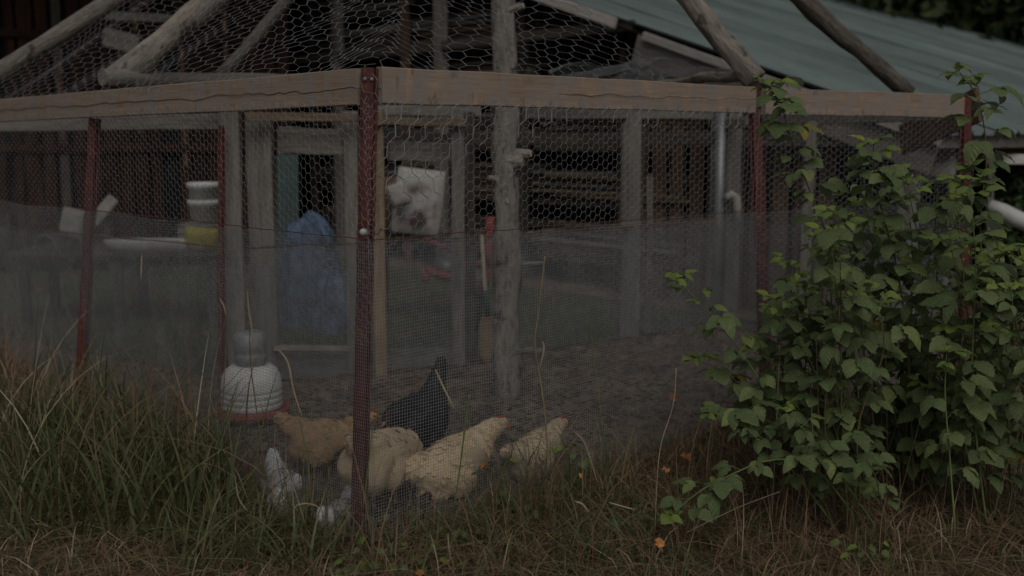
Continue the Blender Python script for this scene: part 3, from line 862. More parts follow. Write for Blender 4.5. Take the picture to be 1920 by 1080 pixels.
# ============================================================ chickens
def blob(parts, voxel=.008):
    bm = bmesh.new()
    for (c, r, *rot) in parts:
        m = T(c) @ (Euler((0, rot[0], 0)).to_matrix().to_4x4() if rot else Matrix()) @ Matrix.Diagonal((*r, 1))
        bmesh.ops.create_icosphere(bm, subdivisions=3, radius=1, matrix=m)
    me = bpy.data.meshes.new('tmp'); bm.to_mesh(me); bm.free()
    o = bpy.data.objects.new('tmp', me); COL.objects.link(o)
    md = o.modifiers.new('r', 'REMESH'); md.mode = 'VOXEL'; md.voxel_size = voxel
    s = o.modifiers.new('s', 'SMOOTH'); s.iterations = 5; s.factor = .6
    bpy.context.view_layer.update()
    dg = bpy.context.evaluated_depsgraph_get()
    out = bpy.data.meshes.new_from_object(o.evaluated_get(dg))
    bpy.data.objects.remove(o)
    out.shade_smooth()
    return out
def plumage(body, n, seed, headx):
    rg = np.random.default_rng(seed)
    nv = len(body.vertices)
    co = np.zeros(nv * 3, np.float32); body.vertices.foreach_get('co', co); co = co.reshape(-1, 3)
    no = np.array([v.normal[:] for v in body.vertices])
    idx = rg.choice(nv, min(n, nv), replace=False)
    V, F = [], []
    for i in idx:
        p, q = Vector(co[i]), Vector(no[i])
        if q.z < -.55: continue
        if p.x < -.08 and p.z < .27 and rg.random() < .8: continue
        d = Vector((-1, 0, -.55 if p.x > -.12 else .1)); d = d - q * d.dot(q)
        if d.length < .2: continue
        d.normalize()
        d = (d + .25 * Vector(rg.normal(0, .5, 3))).normalized()
        s = d.cross(q).normalized()
        L_ = rg.uniform(.018, .034) * (0.6 if p.x > headx else 1); w_ = L_ * .40
        lift = .0010 + rg.uniform(0, .0015)
        b = len(V)
        for (l, w2, h) in ((0, .35, -.002), (.35, 1, .0016), (.75, .9, lift), (1.0, .25, lift * .8)):
            V.append(p + d * L_ * l + s * w_ * w2 + q * (h - .001)); V.append(p + d * L_ * l - s * w_ * w2 + q * (h - .001))
        for k in range(3): F.append((b + 2 * k, b + 2 * k + 1, b + 2 * k + 3, b + 2 * k + 2))
    me = bpy.data.meshes.new('plumage'); me.from_pydata(V, [], F); me.update(); me.shade_smooth()
    return me
HEN = {}
def hen_shape(kind):
    if kind in HEN: return HEN[kind]
    low = -.13 if kind == 'sit' else 0
    parts = [((0, 0, .225), (.155, .095, .10), .12), ((-.10, 0, .215), (.10, .098, .095)), ((.10, 0, .22), (.085, .078, .09)),
             ((-.03, .055, .165), (.075, .052, .085)), ((-.03, -.055, .165), (.075, .052, .085)), ((-.13, 0, .165), (.075, .085, .075)),
             ((-.15, 0, .275), (.085, .062, .065), .5), ((-.205, 0, .315), (.065, .028, .045), .8)]
    if kind == 'tail':
        parts += [((-.17 - .012 * q, 0, .29 + .018 * q), (.075 - .008 * q, .05 - .005 * q, .07), -.3) for q in range(6)]
    if kind == 'down':
        parts += [((-.16, .035, .215), (.075, .062, .075)), ((-.15, -.04, .17), (.08, .066, .085)), ((-.09, 0, .285), (.09, .075, .055), .2)]
    if kind == 'down':
        neck = [(.16, .22), (.20, .19), (.235, .14), (.26, .09), (.272, .06)]
    elif kind == 'low':
        neck = [(.14, .245), (.18, .25), (.215, .25), (.235, .245)]
    elif kind == 'mid':
        neck = [(.13, .27), (.17, .295), (.205, .315), (.225, .325)]
    elif kind in ('sit',):
        neck = [(.14, .29), (.17, .32), (.18, .345), (.185, .36)]
    elif kind == 'tail':
        neck = [(.13, .27), (.18, .29), (.22, .285), (.25, .27)]
    else:
        neck = [(.13, .29), (.165, .335), (.185, .375), (.195, .405), (.20, .425)]
    for i, (x, z) in enumerate(neck):
        r = .058 - i * .027 / (len(neck) - 1)
        parts.append(((x, 0, z), (r, r * .92, r * 1.1)))
    hx, hz = neck[-1]
    hx += .012
    parts.append(((hx, 0, hz + .004), (.034, .024, .026)))
    parts = [((c[0], c[1], c[2] + low), *rest) for (c, *rest) in parts]
    body = blob(parts)
    for v in body.vertices:
        f = noise.noise(v.co * 22) * .003 + noise.noise(v.co * 9 + Vector((3, 0, 0))) * .008
        v.co += v.normal * f
    body.update()
    HEN[kind] = (body, plumage(body, 420 if kind == 'down' else 1300, len(HEN) + 2, .17), (hx, hz + low))
    return HEN[kind]
def wing_mesh():
    V, F = [], []
    n, m_ = 9, 7
    for i in range(n):
        t = i / (n - 1)
        for j in range(m_):
            q = j / (m_ - 1)
            x = .09 - .22 * t
            z = .275 - .02 * t - (.105 * math.sin(math.pi * min(1, .25 + t * .8)) ** .7) * q
            y = .096 * math.cos((q - .35) * .9) * (1 - .35 * t ** 2) + .004 + .002 * math.sin(j * 3 + i * 5)
            V.append((x, y, z))
    for i in range(n - 1):
        for j in range(m_ - 1):
            a = i * m_ + j; F.append((a, a + 1, a + m_ + 1, a + m_))
    me = bpy.data.meshes.new('wing'); me.from_pydata(V, [], F); me.update(); me.shade_smooth()
    return me
WING = wing_mesh()
WINGR = WING.copy()
for v in WINGR.vertices: v.co.y = -v.co.y
WINGR.flip_normals()
def leg_mesh(sy):
    bm_ = tube_mesh('leg', [(0, sy * .045, .13), (.01, sy * .045, .07), (0, sy * .045, .008)], [.013, .008, .008], 7)
    V = [v.co.copy() for v in bm_.vertices]; F = [tuple(p.vertices) for p in bm_.polygons]
    for (a, L_) in ((0, .055), (.5, .05), (-.5, .05), (math.pi, .025)):
        t = tube_mesh('toe', [(0, sy * .045, .008), (math.cos(a) * L_, sy * .045 + math.sin(a) * L_, .005)], [.006, .003], 5)
        b = len(V); V += [v.co.copy() for v in t.vertices]; F += [tuple(b + k for k in p.vertices) for p in t.polygons]
    me = bpy.data.meshes.new('leg'); me.from_pydata(V, [], F); me.update()
    return me
LEG = {1: leg_mesh(1), -1: leg_mesh(-1)}
def hen(px, Y, heading, kind, mat, scale, label, dz=0.0, pitch=0):
    body, plum, (hx, hz) = hen_shape(kind)
    p = ground_at(px, Y) + Vector((0, 0, dz - .01))
    root = bpy.data.objects.new('hen', None); COL.objects.link(root)
    root.location = p; root.rotation_euler = (0, rad(pitch), rad(heading)); root.scale = (scale,) * 3
    tag(root, label, 'chicken', 'chickens in the pen')
    low = -.13 if kind == 'sit' else 0
    def part(name, me, m_, z=0):
        me2 = me.copy(); me2.materials.clear(); me2.materials.append(m_)
        o = bpy.data.objects.new(name, me2); COL.objects.link(o); o.parent = root; o.location = (0, 0, z)
        return o
    part('body', body, mat)
    part('plumage', plum, mat)['kind'] = 'stuff'
    part('wing', WING, mat, low); part('wing', WINGR, mat, low)
    if kind != 'sit':
        part('leg', LEG[1], M['beak']); part('leg', LEG[-1], M['beak'])
    # comb, wattles, beak, eyes
    V, F = [], []
    n = 9
    for i in range(n):
        t = i / (n - 1)
        x = hx - .02 + .045 * t
        h = .012 + .012 * abs(math.sin(t * math.pi * 3.5)) * (1 - .4 * t)
        for y in (-.003, .003):
            V.append((x, y, hz + .02)); V.append((x, y * .5, hz + .022 + h))
    for i in range(n - 1):
        a = i * 4; b = a + 4
        F += [(a, b, b + 1, a + 1), (a + 3, b + 3, b + 2, a + 2), (a + 1, b + 1, b + 3, a + 3)]
    me = bpy.data.meshes.new('comb'); me.from_pydata(V, [], F); me.update(); part('comb', me, M['comb'])
    for sy in (1, -1):
        part('wattle', tube_mesh('wattle', [(hx + .022, sy * .009, hz - .006), (hx + .024, sy * .012, hz - .022), (hx + .022, sy * .011, hz - .036)], [.005, .009, .004], 7), M['comb'])
        e = tube_mesh('eye', [(hx + .012, sy * .020, hz + .01), (hx + .012, sy * .026, hz + .01)], [.005, .003], 8)
        part('eye', e, M['eye'])
    part('beak', tube_mesh('beak', [(hx + .026, 0, hz + .003), (hx + .042, 0, hz + .001), (hx + .054, 0, hz - .006)], [.009, .006, .001], 8), M['beak'])
    return root
hen(715, 4.62, 62, 'down', M['buff'], 1.10, 'plump buff hen with its rump to the camera, right behind the corner post', dz=-.01)
hen(605, 4.98, 8, 'mid', M['gold'], 0.92, 'golden brown hen standing just left of the corner post', dz=-.03)
hen(778, 5.08, 248, 'tail', M['black_hen'], 1.12, 'black hen with raised tail and red comb facing the camera', dz=-.01)
hen(888, 4.76, 28, 'low', M['buff'], 1.10, 'buff hen seen from behind with its head up, beside an orange leaf', dz=-.06, pitch=-24)
hen(1022, 5.0, 50, 'low', M['buff'], .88, 'buff hen half hidden in grass, rightmost of the chickens', dz=-.06, pitch=-16)
hen(520, 4.62, 120, 'sit', M['white_hen'], 0.88, 'white hen crouching in the grass under the waterer', dz=-.01)
hen(626, 4.36, 75, 'sit', M['white_hen'], 0.80, 'white hen lying low at the foot of the corner post', dz=-.035)
hen(745, 4.42, 15, 'sit', M['black_hen'], 0.60, 'black hen lying in the dust below the plump buff hen', dz=-.04)

# ---- poultry waterer
wp = ground_at(463, 5.78)
pw = thing('poultry_waterer', tuple(wp), 'ribbed white plastic poultry waterer on a red dish', 'waterer')
ps = [(0, .335), (.055, .335), (.075, .33)]
ps = [(0.0, .285), (.035, .284), (.07, .298), (.11, .297), (.143, .272), (.160, .235), (.166, .195)]
for k in range(4):
    z = .185 - k * .033
    ps += [(.167, z), (.169, z - .012), (.167, z - .026), (.164, z - .030)]
ps += [(.165, .06)]
me = lathe('jug', ps, 36)
add('jug', me, M['white'], pw, T(wp), smooth=True)
add('dish', lathe('dish', [(0, .0), (.17, .0), (.205, .02), (.212, .065), (.204, .067), (.196, .03), (.16, .02), (0, .02)], 36), M['red_plastic'], pw, T(wp), smooth=True)
add('neck', lathe('neck', [(.06, .285), (.085, .31), (.092, .36), (.086, .37), (.092, .38), (.09, .47), (.07, .485), (0, .49)], 28), M['wire'], pw, T(wp), smooth=True)
# perforation-like speckles are mud splashes on the jug (material); spade, stones
sp = rline(912) + Vector((0, -.14, 0)); sp.z = 0
spade = thing('spade', tuple(sp), 'long handled spade with a teal collar standing by the rear fence', 'spade')
add('handle', tube_mesh('handle', [P(903, 440, sp.y + .05), P(908, 520, sp.y), P(913, 590, sp.y)], [.014, .015, .016], 10), M['cut_wood'], spade, smooth=True)
add('collar', tube_mesh('collar', [P(909, 545, sp.y - .01), P(912, 575, sp.y - .01), P(914, 592, sp.y - .01)], [.018, .02, .022], 10), M['teal'], spade, smooth=True)
V = []
for i in range(7):
    t = i / 6; wd_ = .055 * (1 - max(0, t - .6) ** 2 * 3.5) * (1 if t > .05 else .7)
    c = P(914, 592, sp.y - .02).lerp(P(911, 680, sp.y - .02), t)
    for j in range(5):
        q = (j - 2) / 2
        V.append((c.x + q * wd_, c.y + .012 * q * q, c.z))
F = [(i * 5 + j, i * 5 + j + 1, (i + 1) * 5 + j + 1, (i + 1) * 5 + j) for i in range(6) for j in range(4)]
me = bpy.data.meshes.new('blade'); me.from_pydata(V, [], F); me.update()
add('blade', me, M['tan_wood'], spade, smooth=True)

# ============================================================ clutter behind the rear fence
# blue tarp heap
def heap(name, c, rx, ry, h, mat, seed, n=56, pw_=1.0):
    V, F = [], []
    m_ = 26
    for i in range(m_):
        t = i / (m_ - 1)
        for k in range(n):
            a = 2 * math.pi * k / n
            rr = (1 - t ** 3.2 * .999) if t < 1 else 0
            nz = 1 + .22 * noise.noise(Vector((math.cos(a) * 2, math.sin(a) * 2, t * 3 + seed))) + .07 * math.sin(a * 9 + t * 5)
            nz += .30 * (.5 - abs(noise.noise(Vector((math.cos(a) * 2.6 + 3, math.sin(a) * 2.6, t * 4.5))))) - .12 + .12 * abs(noise.noise(Vector((math.cos(a) * 6, math.sin(a) * 6, t * 11))))
            V.append((rx * rr * nz * math.cos(a), ry * rr * nz * math.sin(a), h * (1 - (1 - t) ** 1.8) * (1 + .15 * noise.noise(Vector((math.cos(a) * 1.5, math.sin(a) * 1.5, seed))))))
    for i in range(m_ - 1):
        for k in range(n):
            a, b = i * n + k, i * n + (k + 1) % n; F.append((a, b, b + n, a + n))
    me = bpy.data.meshes.new(name); me.from_pydata(V, [], F); me.update()
    return add(name, me, mat, None, T(c), smooth=True)
tag(heap('tarp_heap', Vector((XP(580, 8.9), 8.9, -.02)), .25, .22, .90, M['blue'], 2), 'crumpled blue tarp draped over a heap behind the pen', 'tarp')
tag(heap('tarp_heap', Vector((XP(622, 8.6), 8.6, -.02)), .16, .2, .50, M['blue'], 7), 'small crumpled blue tarp bundle in front of the larger blue tarp', 'tarp')
beam_t = thing('teal_door', (XP(537, 10.5), 10.5, 0), 'teal painted door panel leaning behind the blue tarp', 'door')
beam('door_panel', Vector((XP(537, 10.5), 10.5, -.02)), Vector((XP(537, 10.5), 10.7, P(537, 290, 10.6).z)), .22, .03, M['teal'], beam_t, up=Vector((0, -1, 0)))
# workbench with feed sack
bx0, bx1, by = XP(705, 9.2), XP(868, 9.2), 9.2
bench = thing('work_bench', ((bx0 + bx1) / 2, by, 0), 'dark wooden bench behind the pen carrying a feed sack', 'bench')
for k in range(4): beam('top_board', Vector((bx0, by - .2 + k * .14, .70)), Vector((bx1, by - .2 + k * .14, .70)), .13, .035, M['dark_wood'], bench, segs=2)
for x in (bx0 + .05, bx1 - .05):
    for y in (by - .18, by + .2): beam('leg', Vector((x, y, 0)), Vector((x, y, .68)), .06, .06, M['dark_wood'], bench, up=Vector((0, -1, 0)), segs=1)
# feed sack: pillow shape with a printed hen patch
def sack_mesh(w_, h_, d_):
    V, F = [], []
    n, m_ = 13, 13
    for side in (1, -1):
        for i in range(n):
            for j in range(m_):
                u, v = i / (n - 1) * 2 - 1, j / (m_ - 1) * 2 - 1
                b = max(0, (1 - u ** 4) * (1 - v ** 4)) ** .5
                V.append((u * w_ / 2 * (1 - .05 * v * v), -side * (d_ / 2 * b + .002) + .008 * noise.noise(Vector((u * 3, v * 3, side))), v * h_ / 2))
    for s in range(2):
        for i in range(n - 1):
            for j in range(m_ - 1):
                a = s * n * m_ + i * m_ + j
                F.append((a, a + m_, a + m_ + 1, a + 1) if s == 0 else (a, a + 1, a + m_ + 1, a + m_))
    me = bpy.data.meshes.new('sack'); me.from_pydata(V, [], F); me.update(); return me
m, t, b = new_mat('printed_sack')
tc = N(t, 'ShaderNodeTexCoord'); vo = N(t, 'ShaderNodeTexNoise', Scale=5.5, Detail=2)
t.links.new(tc.outputs['Object'], vo.inputs['Vector'])
pat = ramp(t, vo.outputs[0], [(0.40, (0.05, 0.04, 0.04)), (0.48, (0.20, 0.13, 0.12)), (0.56, (0.34, 0.32, 0.30)), (0.75, (0.38, 0.36, 0.36))])
gr = N(t, 'ShaderNodeVectorMath', operation='DISTANCE'); gr.inputs[1].default_value = (.0, -.05, -.05)
t.links.new(tc.outputs['Object'], gr.inputs[0])
mr = N(t, 'ShaderNodeMapRange'); mr.inputs[1].default_value = .15; mr.inputs[2].default_value = .23
t.links.new(gr.outputs['Value'], mr.inputs[0])
mx = N(t, 'ShaderNodeMix', data_type='RGBA'); t.links.new(mr.outputs[0], mx.inputs[0]); t.links.new(pat, mx.inputs[6]); mx.inputs[7].default_value = (.36, .345, .31, 1)
t.links.new(mx.outputs[2], b.inputs['Base Color']); b.inputs['Roughness'].default_value = .6
M['sack'] = m
sc_ = P(784, 378, 9.05)
tag(add('feed_sack', sack_mesh(.42, .56, .12), M['sack'], None, T(sc_) @ Euler((rad(-8), rad(7), 0)).to_matrix().to_4x4(), smooth=True), 'pale printed feed sack standing on the bench behind the pen', 'sack')
tag(add('paper_bag', sack_mesh(.17, .20, .1), M['offwhite'], None, T(P(748, 365, 8.85)) @ Euler((0, rad(-20), 0)).to_matrix().to_4x4(), smooth=True), 'small crumpled white bag leaning on the left of the feed sack', 'bag')
tag(add('orange_sack', sack_mesh(.12, .5, .1), M['brown_wood'], None, T(P(733, 385, 9.15)), smooth=True), 'brown paper sack behind the small white bag', 'sack')
# faded red hand tiller
tl = thing('red_tiller', (XP(860, 8.6), 8.6, 0), 'faded red garden tiller parked behind the rear fence', 'tiller')
def bar(name, pts, r, mat, root): return add(name, tube_mesh(name, [P(*q) for q in pts], [r] * len(pts), 8), M[mat], root, smooth=True)
bar('handlebar', [(797, 448, 8.6), (812, 456, 8.6), (850, 470, 8.55)], .022, 'pink_paint', tl)
bar('frame_tube', [(798, 506, 8.5), (815, 512, 8.5), (850, 522, 8.5), (905, 545, 8.5)], .036, 'pink_paint', tl)
bar('frame_tube', [(800, 510, 8.5), (797, 530, 8.5)], .03, 'pink_paint', tl)
bar('frame_tube', [(850, 470, 8.55), (880, 500, 8.5), (925, 480, 8.5)], .02, 'pink_paint', tl)
bar('guard', [(919, 406, 8.4), (918, 435, 8.4), (916, 470, 8.4), (921, 500, 8.4)], .036, 'pink_paint', tl)
bar('frame_tube', [(921, 500, 8.4), (905, 545, 8.5)], .03, 'pink_paint', tl)
add('engine', box_mesh('engine', .2, .2, .2, .03), M['metal'], tl, T(P(838, 500, 8.7)), smooth=True)
for px in (878, 896):
    add('wheel', tube_mesh('wheel', [Vector((XP(px, 8.6) - .03, 8.6, .15)), Vector((XP(px, 8.6) + .03, 8.6, .15))], [.15, .15], 22), M['black_void'], tl)
# table with buckets, tray, bag
tx0, tx1, ty = XP(40, 9.0), XP(430, 9.0), 9.1
tb = thing('low_table', ((tx0 + tx1) / 2, ty, 0), 'long dark grey table behind the pen at the left, loaded with buckets', 'table')
for k in range(5): beam('top_board', Vector((tx0, ty - .3 + k * .15, .60)), Vector((tx1, ty - .3 + k * .15, .60)), .14, .035, M['dark_wood'], tb, segs=3)
for x in (tx0 + .1, (tx0 + tx1) / 2, tx1 - .1):
    for y in (ty - .28, ty + .28): beam('leg', Vector((x, y, 0)), Vector((x, y, .58)), .07, .07, M['dark_wood'], tb, up=Vector((0, -1, 0)), segs=1)
tc_ = P(300, 474, 8.86); tc_.z = .635
V = []; nseg = 40
prof = [(0, -.0), (.86, .0), (1.0, .085), (.98, .095), (.90, .05), (0, .05)]
for (f, z) in prof:
    for k in range(nseg):
        a = 2 * math.pi * k / nseg
        ex = 2 / 2.6
        V.append((.46 * f * math.copysign(abs(math.cos(a)) ** ex, math.cos(a)), .15 * f * math.copysign(abs(math.sin(a)) ** ex, math.sin(a)), z))
F = [(i * nseg + k, i * nseg + (k + 1) % nseg, (i + 1) * nseg + (k + 1) % nseg, (i + 1) * nseg + k) for i in range(5) for k in range(nseg)]
me = bpy.data.meshes.new('tray'); me.from_pydata(V, [], F); me.update()
tag(add('white_tray', me, M['white'], None, T((tc_.x, tc_.y, .62)), smooth=True), 'long shallow white tray lying on the front of the left table', 'tray')
bk = P(372, 400, 9.0)
cr = thing('wooden_crate', (bk.x, 9.25, .62), 'grey slatted crate under the white buckets on the left table', 'crate')
for k in range(3): beam('slat', Vector((bk.x - .2, 9.06, .66 + k * .055)), Vector((bk.x + .2, 9.06, .66 + k * .055)), .015, .045, M['grey_wood'], cr, segs=1)
beam('lid_board', Vector((bk.x - .2, 9.24, .82)), Vector((bk.x + .2, 9.24, .82)), .36, .02, M['grey_wood'], cr, segs=1)
for i, (z, nm) in enumerate(((.832, 'lower white bucket under another, standing on the grey crate'), (.98, 'upper white bucket nested in the one below it'))):
    o = add('bucket', lathe('bucket', [(0, 0), (.115, 0), (.135, .15), (.138, .155), (.145, .158), (.148, .185), (.145, .20), (.137, .2), (.13, .05), (0, .045)], 28), M['white'], None, T((bk.x, 9.2, z)), smooth=True)
    tag(o, nm, 'bucket', 'white buckets behind the pen')
tag(add('yellow_bag', sack_mesh(.30, .2, .16), M['yellow'], None, T(P(380, 448, 8.78)) @ Euler((rad(10), rad(4), 0)).to_matrix().to_4x4(), smooth=True), 'crumpled yellow bag below the white buckets', 'bag')
wb = P(194, 394, 8.9)
tag(add('white_board', box_mesh('white_board', .10, .03, .28, .008), M['offwhite'], None, T(wb) @ Euler((0, rad(42), 0)).to_matrix().to_4x4()), 'short white board propped at a slant beside the left red post', 'board')
stand = thing('board_stand', (wb.x, 8.98, .62), 'thin dark stick holding the slanted white board', 'stick')
beam('stick', Vector((wb.x, 8.98, .62)), Vector((wb.x, 8.95, wb.z + .02)), .03, .03, M['dark_wood'], stand, up=Vector((0, -1, 0)), segs=1)
tag(add('pale_sack', sack_mesh(.22, .26, .14), M['offwhite'], None, T(P(138, 420, 8.9)) @ Euler((0, rad(12), 0)).to_matrix().to_4x4(), smooth=True), 'pale grey sack slumped left of the slanted white board', 'sack')
hb = P(83, 445, 8.9)
tag(add('wire_hoop', tube_mesh('wire_hoop', [(hb.x - .1 + .1 * (1 - math.cos(a)), 8.9, .62 + .13 * math.sin(a)) for a in np.linspace(0, math.pi, 12)], [.008] * 12, 6), M['metal'], None, smooth=True), 'small metal hoop handle on the left end of the table', 'hoop')
# things right of the shed corner
gt = thing('plastic_chute', tuple(P(1900, 408, 8.0)), 'curved white plastic chute behind the raspberry canes at the right edge', 'chute')
add('channel', tube_mesh('channel', [P(1855, 386, 8.1), P(1880, 396, 8.05), P(1905, 410, 8.0), P(1960, 432, 7.9), P(2040, 470, 7.8)], [.05, .06, .065, .065, .065], 12), M['white'], gt, smooth=True)
beam('leg', P(1950, 440, 7.95), Vector((P(1950, 440, 7.95).x, 7.95, 0)), .05, .05, M['grey_wood'], gt, up=Vector((0, -1, 0)), segs=1)
wr = thing('white_rail', tuple(P(1890, 298, 9.0)), 'white horizontal rail under the roof eave at the right edge', 'rail')
beam('rail', P(1850, 298, 9.0), P(2050, 300, 9.0), .04, .085, M['white_trim'], wr)
for px in (1858, 2040): beam('post', P(px, 290, 9.02), Vector((XP(px, 9.02), 9.02, 0)), .05, .05, M['grey_wood'], wr, up=Vector((0, -1, 0)), segs=1)
bp_ = P(1762, 312, 8.6)
tag(add('pale_bundle', sack_mesh(.26, .2, .16), M['offwhite'], None, T(bp_), smooth=True), 'pale crumpled bundle beside the shed corner post', 'bundle')
bs = thing('bundle_shelf', (bp_.x, 8.6, 0), 'narrow board shelf under the pale bundle', 'shelf')
beam('shelf_board', bp_ + Vector((-.2, 0, -.115)), bp_ + Vector((.25, 0, -.115)), .2, .02, M['grey_wood'], bs, segs=1)
beam('leg', Vector((bp_.x + .1, 8.6, 0)), Vector((bp_.x + .1, 8.6, bp_.z - .125)), .05, .05, M['grey_wood'], bs, up=Vector((0, -1, 0)), segs=1)

# ============================================================ trees behind
def crown_mesh(seed, rx, rz, n, leaf):
    rg = np.random.default_rng(seed)
    cl = rg.normal(0, 1, (26, 3)); cl /= np.linalg.norm(cl, axis=1, keepdims=True)
    cl = cl * rg.uniform(.35, 1, (26, 1)) * np.array([rx, rx, rz])
    k = rg.integers(0, 26, n)
    p = cl[k] + rg.normal(0, .20, (n, 3)) * rx * np.array([1, 1, .7])
    a = rg.normal(0, 1, (n, 3)); a /= np.linalg.norm(a, axis=1, keepdims=True)
    c = np.cross(a, rg.normal(0, 1, (n, 3))); c /= np.linalg.norm(c, axis=1, keepdims=True)
    s = (leaf * rg.uniform(.6, 1.4, (n, 1)))
    V = np.stack([p - a * s, p + c * s * .45, p + a * s, p - c * s * .45], 1).reshape(-1, 3)
    F = np.arange(n * 4).reshape(-1, 4)
    return np_mesh('crown', V, F)
tree_spec = [(1500, 20, 'leftmost of the dark trees behind the shed roof', 6.5), (1640, 18, 'dark leafy tree behind the middle of the shed roof', 6.8), (1790, 19, 'dark leafy tree behind the right part of the shed roof', 6.2),
             (1960, 17, 'dark leafy tree at the right edge behind the shed roof', 6.6), (1120, 26, 'tall dark tree above the shed, hidden mostly by its roof', 8.5), (2150, 22, 'dark tree beyond the right edge of the shed', 7.5)]
for i, (px, Y, lb, h) in enumerate(tree_spec):
    g = Vector((XP(px, Y + 5), Y + 5, -.2))
    tr = thing('tree', tuple(g), lb, 'tree', 'dark trees behind the shed')
    add('trunk', tube_mesh('trunk', [g, g + Vector((.1, 0, h * .5)), g + Vector((0, 0, h * .9))], [.22, .16, .06], 9, .3, i), M['dark_bark'], tr, smooth=True)
    for q in range(4):
        a = q * 1.7 + i
        add('limb', tube_mesh('limb', [g + Vector((.05, 0, h * (.35 + .1 * q))), g + Vector((math.cos(a) * 1.2, math.sin(a) * 1.2, h * (.5 + .1 * q)))], [.08, .03], 6), M['dark_bark'], tr, smooth=True)
    add('crown', crown_mesh(40 + i, 2.5, h * .46, 9000, .15), M['crown'], tr, T(g + Vector((0, 0, h * .58))))
for i, (px, Y, h, lb) in enumerate(((1800, 10.2, 1.5, 'dense green shrub behind the pale bundle'), (1930, 9.6, 1.3, 'dense green shrub behind the white chute'))):
    g = Vector((XP(px, Y), Y, 0))
    tr = thing('shrub', tuple(g), lb, 'shrub', 'shrubs beside the shed')
    add('stem', tube_mesh('stem', [g, g + Vector((0, 0, h * .7))], [.03, .015], 6), M['dark_bark'], tr)
    add('foliage', crown_mesh(60 + i, .55, h * .45, 5000, .05), M['crown'], tr, T(g + Vector((0, 0, h * .55))))

# ============================================================ grass
def blades(name, px_, py_, h, wdt, lean, tone, bend, mat=None, seg=4, seed=0, label=None):
    """vectorised grass: arrays of root x, y, height, width, lean angle, tone"""
    n = len(px_)
    rg = np.random.default_rng(seed)
    z0 = gz(px_, py_) - .03
    dirx, diry = np.cos(lean), np.sin(lean)
    face = lean + math.pi / 2 + rg.normal(0, .5, n)
    fx, fy = np.cos(face), np.sin(face)
    # make blades show a face to all sides
    V = np.zeros((n, seg + 1, 2, 3))
    for k in range(seg + 1):
        t = k / seg
        out = bend * h * (t ** 2.0)
        zz = h * t * (1 - .35 * np.clip(bend, 0, 1.4) * t * t)
        wv = wdt * (1 - t ** 2.2) * .5 + .0004
        cx = px_ + dirx * out + .01 * np.sin(t * 5 + lean * 3) * h
        cy = py_ + diry * out
        for s, sg in enumerate((1, -1)):
            V[:, k, s, 0] = cx + sg * fx * wv
            V[:, k, s, 1] = cy + sg * fy * wv
            V[:, k, s, 2] = z0 + zz
    F = []
    base = (np.arange(n) * (seg + 1) * 2)[:, None]
    for k in range(seg):
        F.append(base + np.array([[2 * k, 2 * k + 1, 2 * k + 3, 2 * k + 2]]))
    me = np_mesh(name, V.reshape(-1, 3), np.concatenate(F))
    at = me.attributes.new('tone', 'FLOAT', 'POINT')
    tt = np.repeat(tone[:, None], (seg + 1) * 2, 1)
    ends = np.repeat(np.linspace(0, 1, seg + 1), 2)[None, :]
    tt = np.clip(tt + .12 * (ends - .4), 0, 1)
    at.data.foreach_set('value', tt.astype(np.float32).ravel())
    o = add(name, me, mat or M['grass'], smooth=True)
    tag(o, label, 'grass', kind='stuff')
    return o
def dist_line(x, y, a, b):
    d = (b - a).normalized()
    return (x - a.x) * d.y - (y - a.y) * d.x, (x - a.x) * d.x + (y - a.y) * d.y
def front_region(n, seed, ymin=3.1, ymax=7.5, xmin=-4.2, xmax=3.8):
    rg = np.random.default_rng(seed)
    x = rg.uniform(xmin, xmax, n); y = rg.uniform(ymin, ymax, n)
    inside = in_poly(x, y, [(p.x, p.y) for p in (C0 + Vector((0, .02, 0)), R1, R2, Vector((3.5, 12, 0)), Vector((-6, 12, 0)), LFAR)])
    vis = (np.abs(x) / y < .56)
    k = (~inside) & vis
    return x[k], y[k], rg
def dl(x, y):     # distance out from the left fence / right fence
    a, ta = dist_line(x, y, C0, LFAR); b, tb_ = dist_line(x, y, C0, R1)
    return np.abs(a), ta, np.abs(b), tb_
# short matted grass everywhere outside
x, y, rg = front_region(52000, 5)
h = rg.gamma(5, .018, len(x)); 
left = x < -.35
clump = .5 + .5 * np.sin(x * 4.1 + 1.3) * np.cos(y * 5.3)
tone = np.clip(np.where(rg.uniform(0, 1, len(x)) < .36, rg.normal(.30, .12, len(x)), rg.normal(.72, .12, len(x))) + .06 * left * (y < 4.4) - .10 * (clump > .7), 0, .97)
blades('short_grass', x, y, h + .03, rg.uniform(.002, .0075, len(x)), rg.uniform(0, 6.28, len(x)), tone, rg.uniform(.3, 1.6, len(x)) + 1.8 * rg.uniform(0, 1, len(x)) ** 2, seed=1, seg=3, label='matted short grass, green and dry brown, in front of the pen')
